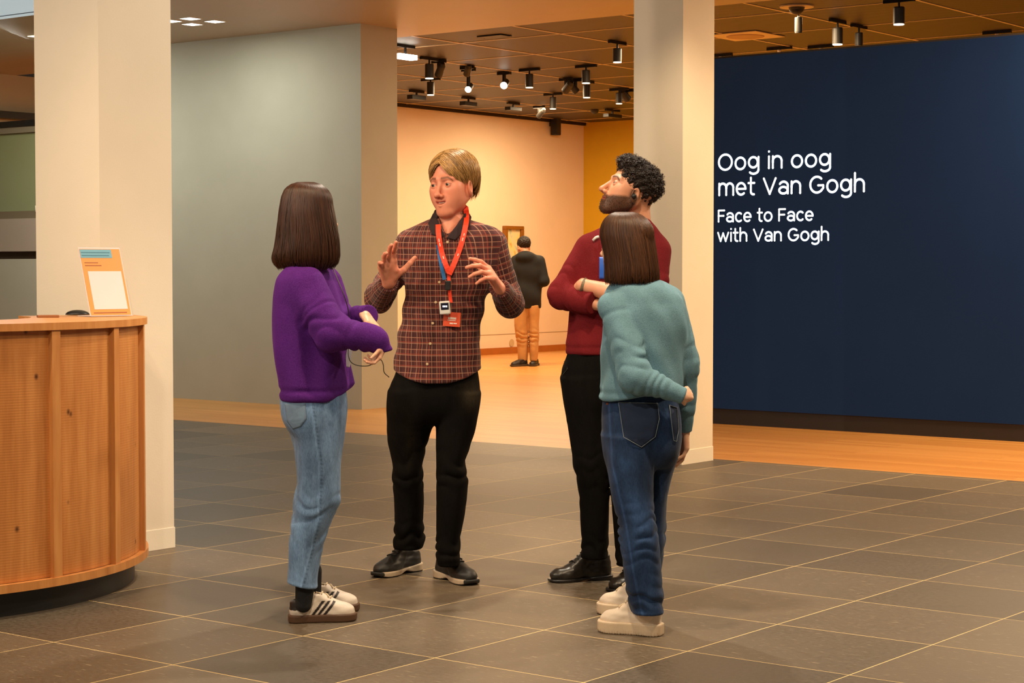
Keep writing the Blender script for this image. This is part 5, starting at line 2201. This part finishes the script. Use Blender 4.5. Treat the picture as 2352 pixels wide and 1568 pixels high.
r_lo = Cut(Cone(R3e, R3w, .056, .047, fold=sleeve_fold(R3e, R3w, .0055, 83, .3, 4)), Plane(R3w, d3r), k=.006)
l_up = Cone(L3s, L3e, .062, .056, fold=sleeve_fold(L3s, L3e, .005, 85, .95, 5))
d3l = (L3w - L3e) / np.linalg.norm(L3w - L3e)
l_lo = Cut(Cone(L3e, L3w, .056, .049, fold=sleeve_fold(L3e, L3w, .004, 87, .3, 4)), Plane(L3w, d3l), k=.006)
sweater3 = U((t3, 0), (U((r_up, 0), (r_lo, .03)), .030), (U((l_up, 0), (l_lo, .03)), .030))
lo, hi = P(1248, 820, 0), P(1552, 494, 0)
blob('sweater', sweater3, (lo[0], -.32, lo[2]), (hi[0], .20, hi[2] + .01), .0052, M_MAROON, p3.root)
# collar rib and blue lanyard
patch(p3, 'lanyard_strap', [(1376, 590), (1386, 590), (1390, 640), (1376, 640)], sweater3, simple('blue_ribbon', srgb(30, 92, 200), .5), p3.root, .006)
q = hit(p3, sweater3, 1368, 549)
tube('clip_microphone', [q + (-.012, -.012, -.006), q + (0, -.016, .006), q + (.012, -.012, .010)], .006, M_DEVW if 'M_DEVW' in globals() else M_SKIRT, p3.root)

# trousers
pel3 = ZLoft(p3.rows([(790, 1308, 1482, .0, .112), (812, 1303, 1484, .0, .116), (851, 1290, 1482, .0, .122), (895, 1294, 1480, .0, .122), (930, 1300, 1474, .0, .110), (960, 1310, 1465, .0, .08)]), R(10), 2.4, .012)
a3 = ZLoft(p3.rows([(870, 1291, 1398, -.01, .115), (910, 1296, 1400, -.02, .110), (962, 1302, 1401, -.02, .102), (1023, 1312, 1401, -.02, .092), (1072, 1318, 1401, -.02, .084), (1125, 1328, 1401, -.01, .078),
                    (1207, 1334, 1400, .0, .074), (1252, 1337, 1399, .01, .070), (1272, 1336, 1398, .01, .070), (1284, 1337, 1397, .01, .068)]), 0, 2.2, .008, fold=leg_fold(tz3(1100), .0042, 6, tz3(1266)))
b3 = ZLoft(p3.rows([(870, 1394, 1482, .02, .115), (962, 1396, 1472, .02, .102), (1072, 1402, 1466, -.02, .084), (1207, 1410, 1466, -.08, .074), (1300, 1416, 1466, -.12, .070)]), 0, 2.2, .008, fold=leg_fold(tz3(1100), .004, 16, tz3(1280)))
trousers3 = U((pel3, 0), (a3, .03), (b3, .015))
lo, hi = P(1278, 1306, 0), P(1492, 786, 0)
blob('trousers', trousers3, (lo[0], -.22, lo[2] - .02), (hi[0], .16, hi[2]), .006, M_BLACKDENIM, p3.root, colors=lambda V: np.tile(np.array((.0035, .0030, .0025)), (len(V), 1)))
pts = catmull([hit(p3, trousers3, x, y) + (0, -.004, 0) for x, y in ((1296, 830), (1303, 846), (1292, 862))], 5)
tube('pocket_edge', pts, .002, M_BLACK, p3.root, 6)
make_shoe(p3, ground(p3, 1261, 1340), ground(p3, 1403, 1332), .292, .100, 'dress', p3.root)
make_shoe(p3, ground(p3, 1402, 1364), ground(p3, 1505, 1345), .290, .100, 'dress', p3.root)

# head and arms
H3c, H3M, H3s = P(1449, 441, .0), rotm(103, 24, 0), 1.09
skin3 = np.array(srgb(222, 160, 126))
hf3 = U((Frame(head_field(jaw=1.0, nose=1.08, neck=False, eye=.0036), H3c, H3M, H3s), 0), (Cone(P(1462, 466, .02), P(1462, 530, .03), .054, .064), .025))
loc3 = lambda V: ((V - H3c) @ H3M) / H3s
DK = np.array(srgb(44, 28, 18))
hA, aA, bA = hand_field(P(1337, 654, -.155), np.array([-.2, .97, .05]), (-.6, -.3, .7), -1,
                        [(10, 16, 10, 4), (12, 20, 10, 0), (14, 22, 12, -4), (18, 24, 12, -8)], None, 1.0, fore=P(1432, 680, -.20), fr=(.038, .028))
hB, aB, bB = hand_field(P(1384, 702, -.17), P(1440, 690, -.10) - P(1384, 702, -.17), (.1, -.6, .8), 1,
                        [(10, 16, 10, 4), (12, 20, 10, 0), (14, 22, 12, -4), (18, 24, 12, -8)], None, 1.0, fore=R3e + (R3w - R3e) * .62, fr=(.028, .027))
finish_body(p3, [(hf3, H3c - (.16, .14, .26), H3c + (.15, .14, .16), .0026, lambda V: head_colors(loc3(V), skin3, np.array(srgb(172, 92, 78)), DK, np.array(srgb(78, 52, 36)))),
                 (hA, aA, bA, .003, hand_colors(skin3)), (hB, aB, bB, .003, hand_colors(skin3))],
            None, Off(U((sweater3, 0), (trousers3, .01)), .026), (P(1262, 700)[0], -.25, tz3(1280)), (P(1540, 700)[0], .20, tz3(515)), skin3)
eyes(p3.root, H3c, H3M, H3s, (0, 1, -.05), srgb(50, 34, 22))
# watch
wc0 = P(1341, 656, -.157)
wt = []
ax = P(1432, 680, -.20) - P(1337, 654, -.155)
ax /= np.linalg.norm(ax)
u1 = np.cross(ax, (0, 0, 1))
u1 /= np.linalg.norm(u1)
u2 = np.cross(ax, u1)
for k in range(25):
    a = 2 * math.pi * k / 24
    wt.append(wc0 + (u1 * math.cos(a) + u2 * math.sin(a) * .96) * .0305)
strap('watch_band', wt, .012, .003, simple('watch_band', srgb(120, 108, 84), .5), p3.root, None)

# curly hair
M_DARKH = hair_mat('dark_curly_hair', srgb(20, 12, 8), srgb(52, 34, 23), .6)
cap = Sub(Ell((0, -.014, .043), (.0815, .0975, .0845)), Ell((0, .130, -.022), (.085, .088, .105)), k=.02)
cap = Cut(cap, lambda q: np.where(q[:, 1] > -.002, -q[:, 2] + .010, np.where(q[:, 1] > -.03, -q[:, 2] + .006, -q[:, 2] - .070)).astype(F32), k=.012)
top = Ell((0, .036, .096), (.056, .060, .034))
lumps = lambda q: (.0042 * wav(q, 28, 14, 6) + .003 * wav(q, 55, 15, 6)).astype(F32)
hair3 = Frame(Disp(U((cap, 0), (top, .02)), lumps), H3c, H3M, H3s)
h3 = blob('hair', hair3, H3c - (.16, .15, .16), H3c + (.16, .15, .17), .003, M_DARKH, p3.root, colors=lambda V: np.full((len(V), 3), .6))
# loose curls that stand on the hair
vv = np.empty(len(h3.data.vertices) * 3)
h3.data.vertices.foreach_get('co', vv)
vv = vv.reshape(-1, 3)
nn = np.empty(len(vv) * 3)
h3.data.vertices.foreach_get('normal', nn)
nn = nn.reshape(-1, 3)


def curls(vv, nn, n, seed, L, rad, lift, k=10, turns=1.2):
    rg = np.random.RandomState(seed)
    idx = rg.randint(0, len(vv), n)
    b, nr = vv[idx], nn[idx]
    t = np.cross(nr, rg.normal(size=(n, 3)))
    t /= np.linalg.norm(t, axis=1, keepdims=True) + 1e-9
    s = np.cross(nr, t)
    u = np.linspace(0, 1, k)[None, :, None]
    ph = rg.uniform(0, 6.28, (n, 1, 1))
    r = rad * rg.uniform(.6, 1.3, (n, 1, 1))
    tw = turns * rg.uniform(.7, 1.4, (n, 1, 1)) * 2 * math.pi
    out = b[:, None] + t[:, None] * L * u * rg.uniform(.5, 1.2, (n, 1, 1)) + nr[:, None] * (lift * np.sin(u * math.pi) + r * np.sin(u * tw + ph) - .001) + s[:, None] * r * np.cos(u * tw + ph)
    return out, rg.uniform(.6, 1.5, n)


up_ = loc3(vv)
sel = up_[:, 2] > .03
pp, sh = curls(vv[sel], nn[sel], 1500, 3, .016, .0045, .004)
ribbons('curls', pp, .0014, M_DARKH, h3, shade=sh, nrm=H3c)
pp, sh = curls(vv[~sel], nn[~sel], 900, 4, .014, .002, .003, 6, .5)
ribbons('short_hair', pp, .0009, M_DARKH, h3, shade=sh, nrm=H3c)
# beard stubble rooted on the jaw
bd_ = p3.root.children[-1]
bo = [o for o in p3.root.children if o.name.startswith('body')][0]
vb = np.empty(len(bo.data.vertices) * 3)
bo.data.vertices.foreach_get('co', vb)
vb = vb.reshape(-1, 3)
nb = np.empty(len(vb) * 3)
bo.data.vertices.foreach_get('normal', nb)
nb = nb.reshape(-1, 3)
Lb = loc3(vb)
jaw_m = (Lb[:, 2] < -.032 - .35 * (Lb[:, 1] - .03)) & (Lb[:, 2] > -.128) & (Lb[:, 1] > -.012) & (Lb[:, 1] < .1) & (np.abs(Lb[:, 0]) < .08)
mo = (np.abs(Lb[:, 0]) < .024) & (np.abs(Lb[:, 2] + .0675) < .009) & (Lb[:, 1] > .075)
mst = (np.abs(Lb[:, 2] + .0565) < .004) & (np.abs(Lb[:, 0]) < .028) & (Lb[:, 1] > .07)
jm = (jaw_m & ~mo) | mst
rg = np.random.RandomState(8)
ii = rg.choice(np.where(jm)[0], 1900)
dn_ = np.tile((H3M @ np.array([0, .25, -1.0]))[None], (len(ii), 1)) + rg.normal(size=(len(ii), 3)) * .35
dirs = nb[ii] * .55 + dn_ * .7
dirs /= np.linalg.norm(dirs, axis=1, keepdims=True)
u = np.linspace(0, 1, 4)[None, :, None]
pp = vb[ii][:, None] - nb[ii][:, None] * .001 + dirs[:, None] * u * .0045
ribbons('beard', pp, .0006, M_DARKH, h3, shade=rg.uniform(.6, 1.5, len(ii)), nrm=H3c)
# earpiece
ear = H3c + H3M @ (np.array([.0, 0, 0]))
e0 = hit(p3, hf3, 1455, 451)
bm = bmesh.new()
bmesh.ops.create_uvsphere(bm, u_segments=14, v_segments=10, radius=.012, matrix=Matrix.Translation(Vector(e0) + Vector((0, -.006, 0))))
ep = bm_obj('earpiece', bm, M_BLACK, p3.root, True)
tube('earpiece_wire', catmull([hit(p3, hf3, x, y) + (0, -.004, 0) for x, y in ((1455, 454), (1452, 468), (1449, 482))], 4), .0013, M_BLACK, ep, 5)

# =================================================================== woman in the teal sweater
p4 = Person(1462, 6.93, 'woman in a teal sweater and dark jeans seen from behind')
P = p4.P
tz4 = lambda py: P(0, py)[2]
M_TEAL = knit_mat('teal_wool', srgb(104, 143, 160), srgb(74, 107, 126), srgb(134, 170, 186), .4)
t4 = ZLoft(p4.rows([(636, 1428, 1502, .0, .055), (645, 1418, 1520, .0, .080), (656, 1406, 1536, .0, .105), (672, 1394, 1552, .0, .125), (700, 1384, 1564, .0, .140), (740, 1382, 1568, .0, .145), (790, 1384, 1568, .0, .142),
                    (840, 1384, 1566, .0, .140), (880, 1380, 1562, .0, .144), (905, 1377, 1558, .0, .146), (919, 1378, 1554, .0, .142)]),
           R(8), 2.25, .012, hem=lambda q: (.022 * np.clip((q[:, 0] - F32(P(1400, 900)[0])) / .12, 0, 1)).astype(F32),
           fold=lambda q, th: (.009 * wav(q, (6, 6, 3), 91, 5) + .005 * wav(q, (10, 10, 6), 93, 5) - .005 * np.exp(-((q[:, 2] - F32(P(0, 900)[2])) / .012) ** 2)).astype(F32), top=.03)
L4s, L4e, L4w = P(1413, 706, -.085), P(1459, 866, -.185), P(1567, 908, -.175)
R4s, R4e, R4w = P(1537, 694, .02), P(1572, 836, .04), P(1574, 990, .10)
_s4 = sleeve_fold(L4s, L4e, .006, 101, .9, 4)
l4u = Cone(L4s, L4e, .062, .054, fold=lambda q, t: _s4(q, t) - (.0045 * np.exp(-((t - .12) / .04) ** 2)).astype(F32))
d4l = (L4w - L4e) / np.linalg.norm(L4w - L4e)
l4l = Cut(Cone(L4e, L4w, .054, .034, fold=sleeve_fold(L4e, L4w, .0055, 103, .3, 5)), Plane(L4w + d4l * .008, d4l), k=.006)
r4u = Cone(R4s, R4e, .060, .054, fold=sleeve_fold(R4s, R4e, .005, 105, .9, 4))
d4r = (R4w - R4e) / np.linalg.norm(R4w - R4e)
r4l = Cut(Cone(R4e, R4w, .054, .030, fold=sleeve_fold(R4e, R4w, .006, 107, .3, 5)), Plane(R4w, d4r), k=.006)
sweater4 = U((t4, 0), (U((l4u, 0), (l4l, .03)), .012), (U((r4u, 0), (r4l, .03)), .022))
lo, hi = P(1360, 1002, 0), P(1622, 630, 0)
blob('sweater', sweater4, (lo[0], -.28, lo[2]), (hi[0], .22, hi[2] + .01), .005, M_TEAL, p4.root)

pel4 = ZLoft(p4.rows([(880, 1388, 1548, .0, .110), (915, 1385, 1556, .0, .116), (942, 1383, 1562, .0, .122), (982, 1383, 1566, .0, .130), (1020, 1386, 1563, .0, .124), (1050, 1390, 1555, .0, .105), (1075, 1398, 1540, .0, .075)]), R(6), 2.3, .012)
n4 = ZLoft(p4.rows([(1000, 1384, 1502, -.04, .115), (1056, 1389, 1503, -.05, .104), (1121, 1400, 1502, -.06, .092), (1170, 1413, 1503, -.07, .085), (1200, 1422, 1505, -.075, .083), (1231, 1423, 1510, -.08, .080), (1280, 1430, 1516, -.08, .077),
                    (1350, 1438, 1524, -.07, .076), (1390, 1446, 1527, -.06, .077), (1411, 1450, 1528, -.06, .077)]), 0, 2.2, .006, fold=leg_fold(tz4(1225), .0060, 24, tz4(1370), .045))
f4 = ZLoft(p4.rows([(1000, 1468, 1567, .05, .112), (1031, 1478, 1563, .05, .108), (1076, 1482, 1547, .07, .098), (1146, 1478, 1535, .09, .086), (1227, 1474, 1529, .10, .080), (1309, 1462, 1523, .13, .074), (1385, 1452, 1514, .15, .074)]),
           0, 2.2, .006, fold=leg_fold(tz4(1225), .006, 34))
jeans4 = U((pel4, 0), (n4, .022), (f4, .016))
M_DENIM4 = denim_mat('dark_denim')
DB = np.array(srgb(33, 54, 88))


def jeans4_col(V):
    C = np.tile(DB, (len(V), 1))
    z, x = V[:, 2], V[:, 0]
    w = wav(V.astype(F32), (5, 5, 4), 78, 5)
    C *= (1 + .16 * w)[:, None]
    fade = .8 * np.exp(-((z - tz4(1150)) / .10) ** 2 - ((x - P(1455, 1150)[0] + .25 * (z - tz4(1150))) / .035) ** 2)
    fade += .35 * np.exp(-((z - tz4(1235)) / .05) ** 2)
    fade += .5 * np.clip(wav(V.astype(F32), (6, 6, 22), 79, 5), 0, 1) * np.exp(-((z - tz4(1060)) / .12) ** 2)
    fade += .3 * np.exp(-((z - tz4(1330)) / .10) ** 2 - ((x - P(1490, 1330)[0]) / .03) ** 2)
    C *= (1 + fade)[:, None]
    sx = np.interp(z, [tz4(1410), tz4(1300), tz4(1195), tz4(1056), tz4(930)], [P(1474, 1410)[0], P(1450, 1300)[0], P(1434, 1195)[0], P(1402, 1056)[0], P(1397, 930)[0]])
    C *= (1 + .9 * np.exp(-((x - sx) / .0035) ** 2) * (V[:, 1] < .0))[:, None]
    hz_ = P(1490, 1404, -.06)[2]
    C *= (1 + .5 * np.exp(-((z - hz_) / .007) ** 2))[:, None]
    return np.clip(C, 0, 1)


lo, hi = P(1372, 1418, 0), P(1574, 878, 0)
blob('jeans', jeans4, (lo[0], -.20, lo[2] - .02), (hi[0], .26, hi[2]), .0052, M_DENIM4, p4.root, colors=jeans4_col)
M_POCK = simple('dark_pocket_denim', srgb(38, 54, 82), .85, .25, 14)
M_STITCH = simple('denim_stitch', srgb(128, 140, 150), .8)


def pocket(poly):
    pk = patch(p4, 'back_pocket', poly, jeans4, M_POCK, p4.root, .004, .003)
    pts = []
    for a, b in zip(poly, poly[1:] + poly[:1]):
        for k in range(6):
            x, y = a[0] + (b[0] - a[0]) * k / 6, a[1] + (b[1] - a[1]) * k / 6
            pts.append(hit(p4, jeans4, x, y) + (0, -.006, 0))
    tube('stitching', pts + pts[:1], .0013, M_STITCH, pk, 5)


pocket([(1421, 924), (1511, 926), (1515, 962), (1506, 1003), (1474, 1027), (1433, 1004)])
pocket([(1538, 930), (1556, 936), (1560, 985), (1555, 1014), (1548, 1012)])
q = hit(p4, jeans4, 1396, 927)
lathe('rivet', [(.004, 0), (.005, .002), (.003, .004)], 10, simple('copper_rivet', srgb(180, 100, 60), .35, metallic=.8), p4.root, Matrix.Translation(Vector(q)) @ Matrix.Rotation(R(90), 4, 'X'))
M_SOCKW = simple('white_sock', srgb(226, 206, 186), .9, .06)
blob('sock', Cone(P(1490, 1380, -.06), P(1488, 1415, -.06), .040, .036), P(1450, 1450, -.13), P(1530, 1370, .01), .005, M_SOCKW, p4.root)
make_shoe(p4, ground(p4, 1378, 1452), ground(p4, 1519, 1464), .248, .100, 'chunky', p4.root)
blob('sock', Cone(P(1482, 1340, .15), P(1480, 1375, .15), .040, .036), P(1440, 1420, .09), P(1525, 1330, .24), .005, M_SOCKW, p4.root)
make_shoe(p4, ground(p4, 1376, 1410), ground(p4, 1506, 1422), .245, .098, 'chunky', p4.root)

# head (turned away to the left), hands
H4c, H4M, H4s = P(1438, 560, .0), rotm(52, 0, 0), .94
skin4 = np.array(srgb(244, 198, 166))
hf4 = U((Frame(head_field(), H4c, H4M, H4s), 0), (Cone(P(1450, 600, .0), P(1458, 650, .0), .048, .055), .02))
loc4 = lambda V: ((V - H4c) @ H4M) / H4s
hX, aX, bX = hand_field(P(1563, 906, -.172), P(1587, 902, -.12) - P(1563, 906, -.172), (.4, -.8, .35), 1,
                        [(45, 60, 30, 2), (48, 64, 30, 0), (50, 64, 30, -2), (54, 64, 30, -4)], ((.3, .8, -.6), (.1, .9, -.6), (.1, .8, -.7)), .68, fore=L4e + (L4w - L4e) * .62, fr=(.024, .026))
hY, aY, bY = hand_field(P(1574, 988, .10), P(1574, 1050, .10) - P(1574, 988, .10), (.9, .2, 0), -1,
                        [(12, 26, 14, 4), (16, 32, 16, 0), (20, 36, 18, -3), (24, 38, 18, -6)], ((.35, .85, -.4), (.2, .95, -.2), (.15, .95, -.2)), .84, fore=R4e + (R4w - R4e) * .7, fr=(.024, .026))
finish_body(p4, [(hf4, H4c - (.14, .14, .22), H4c + (.13, .14, .15), .0030, lambda V: head_colors(loc4(V), skin4, np.array(srgb(206, 116, 104)), np.array(srgb(60, 36, 22)))),
                 (hX, aX, bX, .0024, hand_colors(skin4)), (hY, aY, bY, .0024, hand_colors(skin4))],
            None, Off(U((sweater4, 0), (jeans4, .01)), .026), (P(1376, 700)[0], -.22, tz4(1400)), (P(1600, 700)[0], .24, tz4(648)), skin4)
eyes(p4.root, H4c, H4M, H4s)
M_BROWN4 = hair_mat('straight_brown_hair', srgb(46, 25, 12), srgb(92, 56, 30), .50)
rows4 = p4.rows([(486, 1420, 1448, .0, .020), (490, 1406, 1462, .0, .050), (498, 1394, 1476, .0, .074), (512, 1384, 1488, .0, .092), (535, 1379, 1498, .0, .102), (565, 1384, 1504, .0, .108),
                 (600, 1389, 1509, .0, .112), (630, 1390, 1513, .0, .114), (643, 1390, 1513, .0, .112), (651, 1393, 1510, .0, .108)])
fw4 = H4M @ np.array([0, 1, 0])
bob(p4, rows4, 0.0, 3400, .0016, M_BROWN4, 17, gap=Ell(H4c + fw4 * .115 + (-.018, .0, -.045), (.040, .045, .085)), wave=.0015, skull=(H4c, H4M, H4s))

# =================================================================== distant visitor in the gallery
p5 = Person(1207, 25.9, 'distant man in a black jacket and tan trousers viewing a painting')
P = p5.P
M_JACKET = simple('black_jacket', (.005, .0045, .0045), .85, .3, 14)
M_TAN = simple('tan_chinos', srgb(196, 142, 82), .85, .14, 9)
j5 = ZLoft(p5.rows([(575, 1196, 1216, .0, .08), (582, 1188, 1228, .0, .12), (592, 1182, 1240, .0, .15), (615, 1180, 1246, .0, .17), (650, 1182, 1243, .0, .165), (690, 1186, 1242, .0, .16), (708, 1190, 1241, .0, .15)]), 0, 2.3, .02,
           fold=lambda q, th: (.012 * wav(q, (4, 4, 3), 121, 5)).astype(F32), top=.05)
arm = U((Cone(P(1238, 600, .0), P(1249, 645, -.05), .085, .075), 0), (Cone(P(1249, 645, -.05), P(1236, 652, .18), .075, .055), .03))
arm2 = U((Cone(P(1186, 600, .0), P(1177, 645, -.05), .085, .075), 0), (Cone(P(1177, 645, -.05), P(1190, 652, .18), .075, .055), .03))
hood = Ell(P(1206, 590, -.11), (.13, .09, .08))
jk5 = U((j5, 0), (arm, .04), (arm2, .04), (hood, .04))
blob('jacket', jk5, P(1160, 716, 0) - (0, .35, 0), P(1262, 570, 0) + (0, .35, 0), .013, M_JACKET, p5.root)
l5 = ZLoft(p5.rows([(700, 1184, 1214, .0, .14), (740, 1181, 1213, .0, .125), (790, 1187, 1213, .0, .105), (828, 1190, 1212, .0, .095)]), 0, 2.2, .01, fold=leg_fold(P(0, 775)[2], .009, 5))
r5 = ZLoft(p5.rows([(700, 1208, 1240, .0, .14), (740, 1214, 1238, .0, .12), (790, 1216, 1237, -.02, .10), (828, 1217, 1234, -.02, .09)]), 0, 2.2, .01, fold=leg_fold(P(0, 775)[2], .009, 9))
t5 = U((l5, 0), (r5, .03))
blob('trousers', t5, P(1174, 832, 0) - (0, .2, 0), P(1246, 694, 0) + (0, .2, 0), .013, M_TAN, p5.root)
make_shoe(p5, ground(p5, 1172, 842), ground(p5, 1212, 840), .30, .11, 'plain', p5.root)
make_shoe(p5, ground(p5, 1222, 842) + (0.0, .1, 0), ground(p5, 1232, 839), .30, .11, 'plain', p5.root)
H5c, H5M = P(1203, 566, .0), rotm(25, -18, 0)
hf5 = U((Frame(head_field(), H5c, H5M, 1.08), 0), (Cone(P(1204, 574, -.02), P(1206, 590, -.02), .06, .07), .02))
s5 = np.array(srgb(206, 140, 104))
hq, aq, bq = hand_field(P(1237, 652, .17), np.array([-.3, .6, .6]), (.3, -.5, .6), 1, None, None, 1.0)
hq2, aq2, bq2 = hand_field(P(1190, 652, .17), np.array([.3, .6, .6]), (-.3, -.5, .6), -1, None, None, 1.0)
finish_body(p5, [(hf5, H5c - (.14, .15, .25), H5c + (.14, .15, .16), .006, None), (hq, aq, bq, .005, None), (hq2, aq2, bq2, .005, None)],
            None, Off(U((jk5, 0), (t5, .01)), .03), P(1176, 825, 0) - (0, .2, 0), P(1250, 590, 0) + (0, .2, 0), s5)
eyes(p5.root, H5c, H5M, 1.08)
cap5 = Cut(Ell((0, -.018, .040), (.084, .106, .090)), lambda q: np.where(q[:, 1] > .03, .02 - q[:, 2] + 0 * q[:, 1], -q[:, 2] - .035).astype(F32), k=.01)
blob('hair', Frame(Disp(cap5, lambda q: (.003 * wav(q, 40, 3, 5)).astype(F32)), H5c, H5M, 1.08), H5c - (.15, .16, .15), H5c + (.15, .16, .17), .006, M_DARKH, p5.root, colors=lambda V: np.full((len(V), 3), .8))
